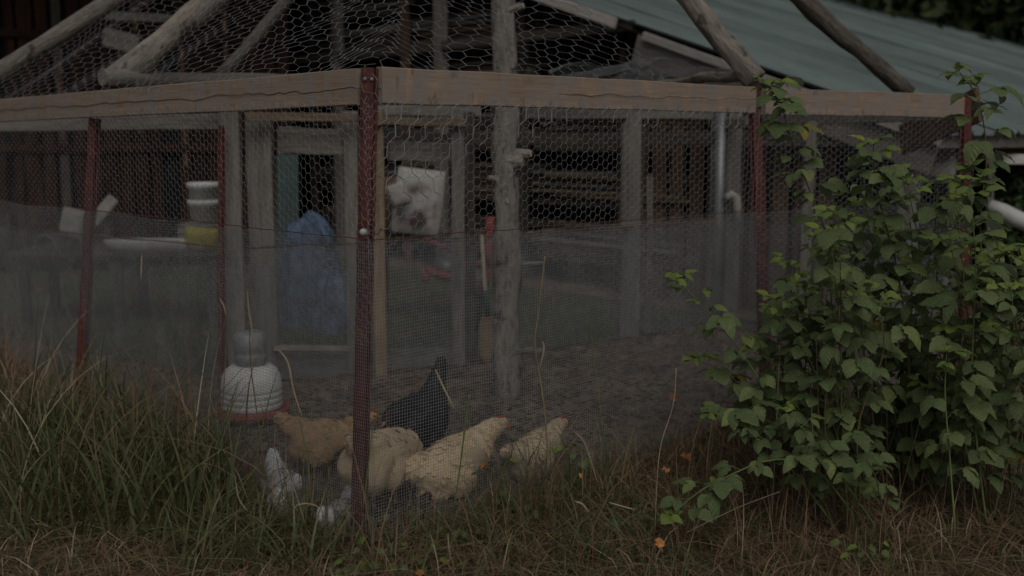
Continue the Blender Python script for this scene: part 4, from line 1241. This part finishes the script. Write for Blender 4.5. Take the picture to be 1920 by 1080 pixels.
# tall grass along the left fence
x, y, rg = front_region(60000, 6, xmax=.1)
da, ta, db, tb_ = dl(x, y)
prob = np.exp(-(da / .55) ** 2) * np.clip((ta - .12) / .8, 0.05, 1)
k = rg.uniform(0, 1, len(x)) < prob * .34
x, y, da, ta = x[k], y[k], da[k], ta[k]
n = len(x)
h = (.14 + .33 * (.72 + .5 * np.sin(x * 5.7 + 2) * np.sin(y * 4.1 + x * 2)) * np.clip((ta - .15) / 1.2, 0, 1) * np.exp(-(da / .75) ** 2)) * rg.uniform(.45, 1.15, n)
clump = np.sin(x * 7.1 + 1.3) * np.cos(y * 6.3)
tone = np.clip(np.where(rg.uniform(0, 1, n) < .34, rg.normal(.33, .15, n), rg.normal(.66, .12, n)) + .08 * (clump > .15), 0, .97)
blades('tall_grass', x, y, h, rg.uniform(.003, .013, n), rg.uniform(0, 6.28, n), tone, np.abs(rg.normal(.8, .65, n)), seed=2, seg=5, label='tall green and rusty grass growing along the left fence')
# ragged grass along the right fence
x, y, rg = front_region(60000, 7, xmin=-.8)
da, ta, db, tb_ = dl(x, y)
prob = np.exp(-(db / .5) ** 2)
k = (rg.uniform(0, 1, len(x)) < prob * .5)
x, y, db = x[k], y[k], db[k]
n = len(x)
h = rg.gamma(6, .034, n) * np.where(x > .2, .66, .95)
h = np.where(rg.uniform(0, 1, n) < .05, h * 1.9, h)
tone = np.clip(np.where(rg.uniform(0, 1, n) < .28, rg.normal(.2, .1, n), rg.normal(.70, .09, n)), 0, .97)
blades('dry_grass', x, y, h, rg.uniform(.0015, .005, n), rg.uniform(0, 6.28, n), tone, np.abs(rg.normal(.9, .7, n)), seed=3, seg=4, label='ragged reddish dry grass along the right fence')
# long arching green blades and sparse stalks
rg = np.random.default_rng(9)
def scatter_px(n, px0, px1, Y0, Y1):
    px = rg.uniform(px0, px1, n); Yv = rg.uniform(Y0, Y1, n)
    return (px - 960) / FPX * Yv * 1.005, Yv
xs, ys, hs_, ws_, ts_, bs_ = [], [], [], [], [], []
for (n, a, b, Y0, Y1, h0, h1, w0, t0, t1, b0, b1) in ((260, 300, 620, 3.8, 4.4, .16, .42, .009, .1, .45, .5, 1.5), (300, 660, 1250, 3.8, 4.4, .12, .34, .007, .1, .45, .4, 1.4),
                                                    (620, -40, 420, 4.1, 5.6, .3, .65, .012, .1, .46, .2, 1.0), (330, -40, 560, 4.3, 5.8, .45, .98, .0060, .1, .97, .1, 1.2), (160, 930, 1200, 4.2, 4.75, .22, .48, .006, .1, .75, .1, .9),
                                                    (60, 480, 700, 4.0, 4.6, .25, .55, .004, .4, .97, .05, .5), (110, 860, 1350, 4.2, 5.1, .25, .55, .004, .2, .9, .05, .6),
                                                    (220, 1250, 1900, 3.9, 4.6, .12, .4, .003, .5, .95, .1, .9)):
    x, y = scatter_px(n, a, b, Y0, Y1)
    ins_ = in_poly(x, y, [(p.x, p.y) for p in (C0, R1, R2, Vector((3.5, 12, 0)), Vector((-6, 12, 0)), LFAR)])
    x, y = x[~ins_], y[~ins_]; n = len(x)
    xs.append(x); ys.append(y); hs_.append(rg.uniform(h0, h1, n)); ws_.append(rg.uniform(.6, 1.2, n) * w0); ts_.append(rg.uniform(t0, t1, n)); bs_.append(rg.uniform(b0, b1, n))
cat_ = np.concatenate
x = cat_(xs)
blades('long_grass', x, cat_(ys), cat_(hs_), cat_(ws_), rg.uniform(0, 6.28, len(x)), cat_(ts_), cat_(bs_), seed=4, seg=7, label='long arching grass blades and thin stalks in front of the pen')
# lawn beyond the rear fence and weeds inside the pen
rg = np.random.default_rng(14)
x = rg.uniform(-6, 3, 26000); y = rg.uniform(7, 13, 26000)
k = in_poly(x, y, lawn_poly) & (np.abs(x) / y < .54)
x, y = x[k], y[k]
blades('lawn_grass', x, y, rg.uniform(.03, .12, len(x)), rg.uniform(.004, .010, len(x)), rg.uniform(0, 6.28, len(x)), np.clip(rg.normal(.35, .13, len(x)), 0, .8), rg.uniform(.2, 1, len(x)), seed=5, seg=2, label='short green lawn between the pen and the shed')
# litter on the dirt
rg = np.random.default_rng(15)
n = 16000
x = rg.uniform(-3.5, 3, n); y = rg.uniform(4.3, 8.8, n)
k = in_poly(x, y, pen_poly); x, y = x[k], y[k]; n = len(x)
a = rg.uniform(0, 6.28, n); L_ = rg.uniform(.006, .03, n); w_ = rg.uniform(.002, .012, n); z = gz(x, y) - .012
V = np.zeros((n, 4, 3))
for q, (s1, s2) in enumerate(((-1, -1), (1, -1), (1, 1), (-1, 1))):
    V[:, q, 0] = x + s1 * L_ * np.cos(a) - s2 * w_ * np.sin(a); V[:, q, 1] = y + s1 * L_ * np.sin(a) + s2 * w_ * np.cos(a)
    V[:, q, 2] = z + rg.uniform(0, .012, n)
tag(add('pen_litter', np_mesh('pen_litter', V.reshape(-1, 3), np.arange(n * 4).reshape(-1, 4)), M['chip']), 'wood chips and straw scattered on the dirt floor of the pen', 'litter', kind='stuff')

# ---- single dry blades one can point to
def ribbon(name, pts, w_, mat):
    pts = [Vector(p) for p in pts]
    V, F = [], []
    n = len(pts)
    for i, p in enumerate(pts):
        d = (pts[min(i + 1, n - 1)] - pts[max(i - 1, 0)]).normalized()
        s = d.cross(Vector((0, -1, .2))).normalized()
        ww = w_ * .5 * math.sin(math.pi * (.12 + .86 * i / (n - 1))) ** .7
        V += [p + s * ww, p - s * ww + Vector((0, ww * .6, 0))]
    for i in range(n - 1): F.append((2 * i, 2 * i + 1, 2 * i + 3, 2 * i + 2))
    me = bpy.data.meshes.new(name); me.from_pydata(V, [], F); me.update()
    return add(name, me, mat, smooth=True)
def smooth_px(pts, Y, n=12):
    out = []
    m_ = len(pts) - 1
    for i in range(n + 1):
        t = i / n * m_; k = min(int(t), m_ - 1); f = t - k
        p0, p1, p2, p3 = pts[max(k - 1, 0)], pts[k], pts[k + 1], pts[min(k + 2, m_)]
        q = [.5 * (2 * b_ + (c_ - a_) * f + (2 * a_ - 5 * b_ + 4 * c_ - d_) * f * f + (-a_ + 3 * b_ - 3 * c_ + d_) * f ** 3) for a_, b_, c_, d_ in zip(p0, p1, p2, p3)]
        out.append(P(q[0], q[1], Y))
    return out
dry = [([(816, 692), (822, 705), (836, 735), (852, 766)], 3.95, .007, 'pale curled dry blade hanging in front of the black hen'),
       ([(464, 545), (466, 575), (472, 615), (474, 656)], 4.3, .006, 'pale dry blade standing in front of the grey rear post'),
       ([(412, 560), (420, 575), (424, 595)], 4.5, .006, 'short pale dry blade beside the thin red post'),
       ([(266, 478), (265, 500), (264, 525)], 4.9, .006, 'straight pale seed tip under the white tray'),
       ([(1078, 810), (1096, 830), (1110, 870), (1120, 905)], 4.1, .006, 'long arched pale blade right of the chickens'),
       ([(1078, 940), (1092, 945), (1104, 960)], 4.0, .006, 'short curled pale blade low on the right of the chickens'),
       ([(1142, 942), (1170, 950), (1192, 956)], 4.0, .004, 'thin pale blade lying in the reddish grass'),
       ([(522, 655), (540, 680), (550, 730), (566, 780)], 4.3, .007, 'bent tan blade with a leaf above the white hen'),
       ([(840, 1000), (842, 1030), (850, 1060)], 3.8, .005, 'pale twisted blade at the bottom centre'),
       ([(550, 962), (556, 948), (575, 944), (592, 948), (603, 956)], 3.9, .004, 'looped pale blade left of the corner post'),
       ([(1017, 640), (1020, 655), (1012, 690)], 4.3, .006, 'folded tan leaf tip left of the green seedling'),
       ([(440, 890), (448, 935), (466, 960)], 4.0, .005, 'pale seed head bent over the left grass')]
for pts, Y, ww, lb in dry:
    tag(ribbon('dry_blade', smooth_px(pts, Y), ww, M['straw']), lb, 'dry grass', 'single dry grass blades')
    # the stalk carrying it
stalks = [([(1022, 480), (1016, 530), (1008, 600), (1003, 650), (1020, 760), (1030, 900)], 4.35, .004, 'tall yellow stalk standing right of the trunk post', 'straw'),
          ([(1268, 690), (1262, 760), (1240, 830), (1232, 900), (1228, 1000)], 4.1, .0022, 'thin wavy dry stalk near the raspberry leaves', 'straw'),
          ([(468, 600), (470, 680), (480, 760), (500, 900)], 4.3, .0025, 'dark thin stalk crossing the white waterer', 'stem'),
          ([(1100, 580), (1108, 620), (1112, 660), (1125, 760), (1135, 880)], 4.5, .002, 'thin branched weed stalk in the middle of the right fence', 'green_stem'),
          ([(560, 780), (575, 850), (585, 950), (600, 1010)], 4.2, .0025, 'green stalk carrying the bent tan blade', 'green_stem'),
          ([(715, 760), (700, 800), (690, 880), (680, 960)], 4.0, .002, 'thin green stalk crossing the corner post', 'green_stem'),
          ([(880, 740), (872, 800), (862, 880), (850, 960)], 4.2, .0035, 'straight green blade in front of the buff hen', 'green_stem'),
          ([(1285, 1000), (1340, 972), (1400, 945), (1462, 922)], 3.9, .0015, 'long thin straw lying toward the raspberry canes', 'straw')]
for pts, Y, r_, lb, mt in stalks:
    q = smooth_px(pts, Y, 16)
    tag(add('grass_stalk', tube_mesh('grass_stalk', q, [r_] * len(q), 5), M[mt], smooth=True), lb, 'stalk', 'single stalks in front of the pen')

# ============================================================ broad leaves
def leaflet(name, L_, W_, droop, fold, seed, serr=.10, nx=9):
    rr = random.Random(seed)
    V, F = [], []
    for i in range(nx + 1):
        t = i / nx
        wv = W_ * .5 * (math.sin(math.pi * min(1, t ** .78)) ** .85) * (1 + serr * (1 if i % 2 else -1) * (0 < i < nx))
        x = L_ * (t - droop * .25 * t ** 2)
        z0 = -droop * L_ * .55 * t ** 2
        for j in range(5):
            q = (j - 2) / 2
            V.append((x - abs(q) * wv * .18, q * wv, z0 + fold * wv * abs(q) - .10 * wv * q * q + .012 * L_ * math.sin(i * 2.4 + abs(j - 2) * 2) * (abs(q) > .1) * 2))
    for i in range(nx):
        for j in range(4):
            a = i * 5 + j; F.append((a, a + 5, a + 6, a + 1))
    me = bpy.data.meshes.new(name); me.from_pydata(V, [], F); me.update(); me.shade_smooth()
    return me
LEAVES = [leaflet('leaf', 1, W, d, f, s) for s, (W, d, f) in enumerate(((.66, .25, .25), (.70, .5, .15), (.58, .7, .3), (.72, .9, .1), (.62, .4, .4), (.55, 1.1, .2)))]
LM = {}
for mn in ('leaf', 'young', 'yellowing'):
    LM[mn] = []
    for me in LEAVES:
        c = me.copy(); c.materials.append(M[mn]); LM[mn].append(c)
def place_leaf(root, p, d, size, mn, rr, roll=None):
    """p world point, d direction of the leaf"""
    d = d.normalized()
    up = Vector((rr.uniform(-.45, .45), rr.uniform(-.75, .1), 1)).normalized()
    y = up.cross(d)
    if y.length < .05: y = Vector((1, 0, 0))
    y.normalize(); z = d.cross(y)
    mt = Matrix((d, y, z)).transposed().to_4x4() @ Matrix.Diagonal((size, size * rr.uniform(.85, 1.1), size, 1))
    mt.translation = p
    o = bpy.data.objects.new('leaf', rr.choice(LM[mn])); COL.objects.link(o)
    o.parent = root; o.matrix_local = ROOTLOC[root].inverted() @ mt
    return o
def cane(pix, Y0, Y1, label, seed, size=.085, nodes=12, young=3, start=.18, group=None, r=.005):
    size *= 1.6
    """pix: pixel path from base to tip; Y0 base, Y1 tip distance"""
    rr = random.Random(seed)
    n = 18; m_ = len(pix) - 1; pts = []
    for i in range(n + 1):
        t = i / n * m_; k = min(int(t), m_ - 1); f = t - k
        p0, p1, p2, p3 = pix[max(k - 1, 0)], pix[k], pix[k + 1], pix[min(k + 2, m_)]
        q = [.5 * (2 * b_ + (c_ - a_) * f + (2 * a_ - 5 * b_ + 4 * c_ - d_) * f * f + (-a_ + 3 * b_ - 3 * c_ + d_) * f ** 3) for a_, b_, c_, d_ in zip(p0, p1, p2, p3)]
        Yq = Y0 + (Y1 - Y0) * i / n
        pts.append(P(q[0], q[1], Yq))
    b = pts[0].copy(); b.z = float(gz(b.x, b.y)) - .03
    if pts[0].z > b.z + .02: pts = [b] + pts
    root = thing('raspberry_cane', tuple(b), label, 'raspberry cane', group)
    np_ = len(pts)
    add('stem', tube_mesh('stem', pts, [r * (1 - .7 * i / np_) for i in range(np_)], 6), M['stem'] if rr.random() < .6 else M['green_stem'], root, smooth=True)
    pet = []
    for k in range(nodes):
        t = start + (1 - start) * (k + .5) / nodes
        f = t * (np_ - 1); i = min(int(f), np_ - 2)
        p = pts[i].lerp(pts[i + 1], f - i)
        ax = (pts[i + 1] - pts[i]).normalized()
        a = k * 2.4 + rr.uniform(-.5, .5)
        out = Vector((math.cos(a), math.sin(a) * .8 - .25, rr.uniform(-.05, .45))).normalized()
        tip = k >= nodes - young
        sz = size * (rr.uniform(.45, .7) if tip else rr.uniform(.6, 1.12))
        mn = 'young' if tip else ('yellowing' if rr.random() < .018 else 'leaf')
        pl_ = sz * rr.uniform(.5, .9)
        e = p + (out + ax * .3).normalized() * pl_
        pet.append((p, e))
        dd = (out + Vector((0, 0, -.35 if not tip else .15)))
        side = Vector((-out.y, out.x, 0)).normalized()
        place_leaf(root, e, dd, sz, mn, rr)
        for sgn in (1, -1):
            place_leaf(root, e - (e - p) * .15, dd * .45 + side * sgn + Vector((0, 0, -.15)), sz * .82, mn, rr)
    if young:
        for q in range(4):
            a = q * 1.6 + seed
            place_leaf(root, pts[-1], Vector((math.cos(a) * .7, math.sin(a) * .5, .5)), size * .42, 'young', rr)
    pa = np.array([p[0] for p in pet]); pb = np.array([p[1] for p in pet])
    pe = add('petiole', segs_mesh('petiole', pa, pb, .0016), M['green_stem'], root); pe['kind'] = 'stuff'
    return root
GRP = 'raspberry canes in the thicket'
named = [([(1625, 985), (1610, 760), (1585, 540), (1530, 390), (1490, 280), (1462, 190), (1443, 158)], 4.7, 4.75, 'tall raspberry cane climbing in front of the right red post to the log end', .082, 34, 4),
         ([(1715, 980), (1705, 700), (1685, 520), (1655, 400), (1640, 330), (1638, 268)], 4.6, 4.6, 'upright raspberry cane with a pale star shaped tip below the top board', .080, 24, 3),
         ([(1865, 980), (1850, 640), (1838, 420), (1850, 300), (1835, 190), (1795, 130)], 4.8, 4.9, 'tallest raspberry cane at the right, its small tip against the green roof', .084, 24, 5),
         ([(1560, 975), (1490, 830), (1410, 690), (1330, 585), (1262, 520)], 4.4, 4.5, 'raspberry cane arching left with a bright young tip over the mesh', .072, 17, 5),
         ([(1610, 975), (1570, 820), (1530, 700), (1480, 610), (1455, 560)], 4.35, 4.4, 'raspberry cane with young tip beside the foot of the right red post', .072, 15, 3),
         ([(1600, 965), (1530, 880), (1450, 862), (1360, 895), (1300, 930), (1262, 965)], 4.2, 4.0, 'low raspberry cane arching down to the grass at the left of the thicket', .07, 16, 2),
         ([(1790, 985), (1780, 850), (1772, 740), (1775, 660)], 4.2, 4.15, 'short raspberry cane with yellow green tip in the front of the thicket', .075, 9, 3),
         ([(1660, 985), (1650, 930), (1640, 890), (1620, 855)], 4.05, 4.0, 'small raspberry shoot with yellowing leaves low in the front', .05, 6, 0),
         ([(1590, 975), (1510, 860), (1430, 760), (1360, 700), (1300, 672)], 4.5, 4.6, 'raspberry cane reaching left below the bright arching one', .07, 14, 2),
         ([(1620, 975), (1540, 870), (1460, 800), (1385, 770), (1330, 775)], 4.35, 4.3, 'raspberry cane spreading left halfway up the edge of the thicket', .07, 13, 2),
         ([(1560, 980), (1500, 900), (1440, 830), (1390, 800)], 4.3, 4.2, 'low leafy raspberry cane filling the lower left edge of the thicket', .062, 12, 1),
         ([(1640, 985), (1580, 900), (1520, 820), (1470, 770)], 4.2, 4.1, 'raspberry cane leaning left in the front of the thicket under the red post', .062, 12, 1),
         ([(1570, 980), (1500, 800), (1450, 700), (1400, 650)], 4.6, 4.7, 'raspberry cane beside the foot of the right red post, behind the young tip', .066, 14, 2),
         ([(1900, 990), (1890, 780), (1900, 560), (1880, 520), (1872, 470)], 4.5, 4.5, 'raspberry cane at the right edge in front of the white chute', .084, 17, 3)]
for i, (pix, Y0, Y1, lb, sz, nd, yg) in enumerate(named):
    cane(pix, Y0, Y1, lb, 100 + i, sz, nd, yg, group=GRP, start=.25 if nd > 8 else .2)
rr0 = random.Random(5)
for i in range(54):
    u = rr0.random()
    tx = 1470 + 500 * ((i * .618) % 1) + rr0.uniform(-15, 15)
    lo = 300 + max(0, (1600 - tx)) * 1.6
    ty_ = max(lo, 310) + (760 - max(lo, 310)) * rr0.random() ** 1.25
    if tx > 1830: ty_ = max(ty_, 470)
    bx = tx + rr0.uniform(0, 90)
    Y0 = rr0.uniform(4.25, 5.5); g = 261 + FPX * 1.6 / Y0
    cane([(bx, g), (bx - 10 + rr0.uniform(-20, 20), g * .6 + ty_ * .4), (tx + rr0.uniform(-10, 30), g * .25 + ty_ * .75), (tx, ty_)], Y0, Y0 - .1 - .15 * rr0.random(),
         '%s raspberry cane at the %s of the thicket, %s' % ('tall' if ty_ < 470 else 'middling' if ty_ < 620 else 'low', 'front' if Y0 < 4.7 else 'middle' if Y0 < 5.1 else 'back', 'left side' if tx < 1590 else 'left of centre' if tx < 1700 else 'below the board end' if tx < 1830 else 'by the right edge'), 200 + i, rr0.uniform(.060, .086), 15, 2, start=.16, group=GRP)
# dark inner growth of the thicket: dead canes
rg = np.random.default_rng(31)
n = 120
pxs = rg.uniform(1430, 1980, n); Yv = rg.uniform(4.3, 5.6, n)
x = (pxs - 960) / FPX * Yv; A_ = np.stack([x, Yv, gz(x, Yv) - .02], -1)
B_ = A_ + np.stack([rg.normal(0, .12, n), rg.normal(0, .1, n), rg.uniform(.3, .9, n)], -1)
dc = add('dead_canes', segs_mesh('dead_canes', A_, B_, rg.uniform(.0012, .003, n)), M['straw'])
tag(dc, 'thin dead canes standing under the raspberry thicket', 'dead canes', kind='stuff')
# ---- low broad leaved weeds
weeds = [(690, 3.95, 'green strawberry weed at the foot of the corner post'), (780, 3.85, 'low broad leaved weed at the bottom centre'), (640, 3.8, 'broad leaved weed left of the bottom centre'),
         (930, 4.42, 'leafy seedling in front of the buff hens'), (1075, 4.6, 'second leafy seedling, right of the rightmost buff hen'), (1180, 4.3, 'small weed at the left of the raspberry thicket'), (730, 4.25, 'broad leaved weed under the plump buff hen'),
         (1000, 4.35, 'small leafy weed between the two right hand buff hens'), (850, 4.1, 'low weed in the grass below the raised buff hen'), (590, 4.2, 'round leaved weed in the grass left of the corner post'), (1650, 3.95, 'low ragged weed under the raspberry thicket')]
for i, (px, Y, lb) in enumerate(weeds):
    g = ground_at(px, Y)
    rr = random.Random(500 + i)
    root = thing('weed', tuple(g), lb, 'weed', 'small weeds in the grass')
    H = .27 if px in (930, 1075) else rr.uniform(.06, .12)
    pa, pb = [], []
    for k in range(13):
        a = k * 2.4; rr_ = rr.uniform(.02, .11)
        e = g + Vector((math.cos(a) * rr_, math.sin(a) * rr_, rr.uniform(.3, 1) * H))
        pa.append(g); pb.append(e)
        place_leaf(root, e, Vector((math.cos(a), math.sin(a), -.1)), rr.uniform(.035, .055), 'leaf' if k % 4 else 'young', rr)
    st_ = add('stalk', segs_mesh('stalk', np.array(pa), np.array(pb), .0014), M['green_stem'], root); st_['kind'] = 'stuff'
# ---- orange fallen leaves
def maple(seed, L_):
    rr = random.Random(seed); V = [(0, 0, .0)]; n = 22
    for k in range(n):
        a = 2 * math.pi * k / n
        r_ = L_ * (.60 + .16 * abs(math.cos(a * 1.5 + seed)) + rr.uniform(-.10, .10)) * (1 if math.cos(a) > -.5 else .75)
        V.append((r_ * math.cos(a), r_ * math.sin(a) * .62, L_ * .5 * noise.noise(Vector((math.cos(a) * 1.4, math.sin(a) * 1.4, seed)))))
    F = [(0, 1 + k, 1 + (k + 1) % n) for k in range(n)]
    me = bpy.data.meshes.new('fallen_leaf'); me.from_pydata(V, [], F); me.update(); me.materials.append(M['orange_leaf']); return me
for i, (px, py, Y, sz, lb) in enumerate(((908, 875, 4.15, .036, 'orange leaf caught in the grass before the buff hen'), (1236, 1018, 3.75, .04, 'bright orange leaf lying at the bottom right of centre'),
                                         (1262, 745, 5.6, .05, 'orange leaf on the dirt right of the chickens'), (1248, 880, 4.2, .035, 'orange leaf hanging by a thin dry stalk'),
                                         (1285, 856, 5.0, .05, 'orange brown leaf on the ground beside the thicket'), (785, 1074, 3.7, .03, 'orange leaf at the very bottom edge'), (1090, 890, 4.1, .02, 'tiny yellow leaf in the reddish grass'))):
    p = P(px, py, Y)
    tag(add('fallen_leaf', maple(i, sz), None, None, T(p) @ Euler((rad(R.uniform(15, 50)), rad(R.uniform(-20, 20)), R.uniform(0, 6))).to_matrix().to_4x4()), lb, 'leaf', 'orange fallen leaves')
print('objects', len(bpy.data.objects), 'tris ~', sum(len(o.data.polygons) for o in bpy.data.objects if o.type == 'MESH') * 2)
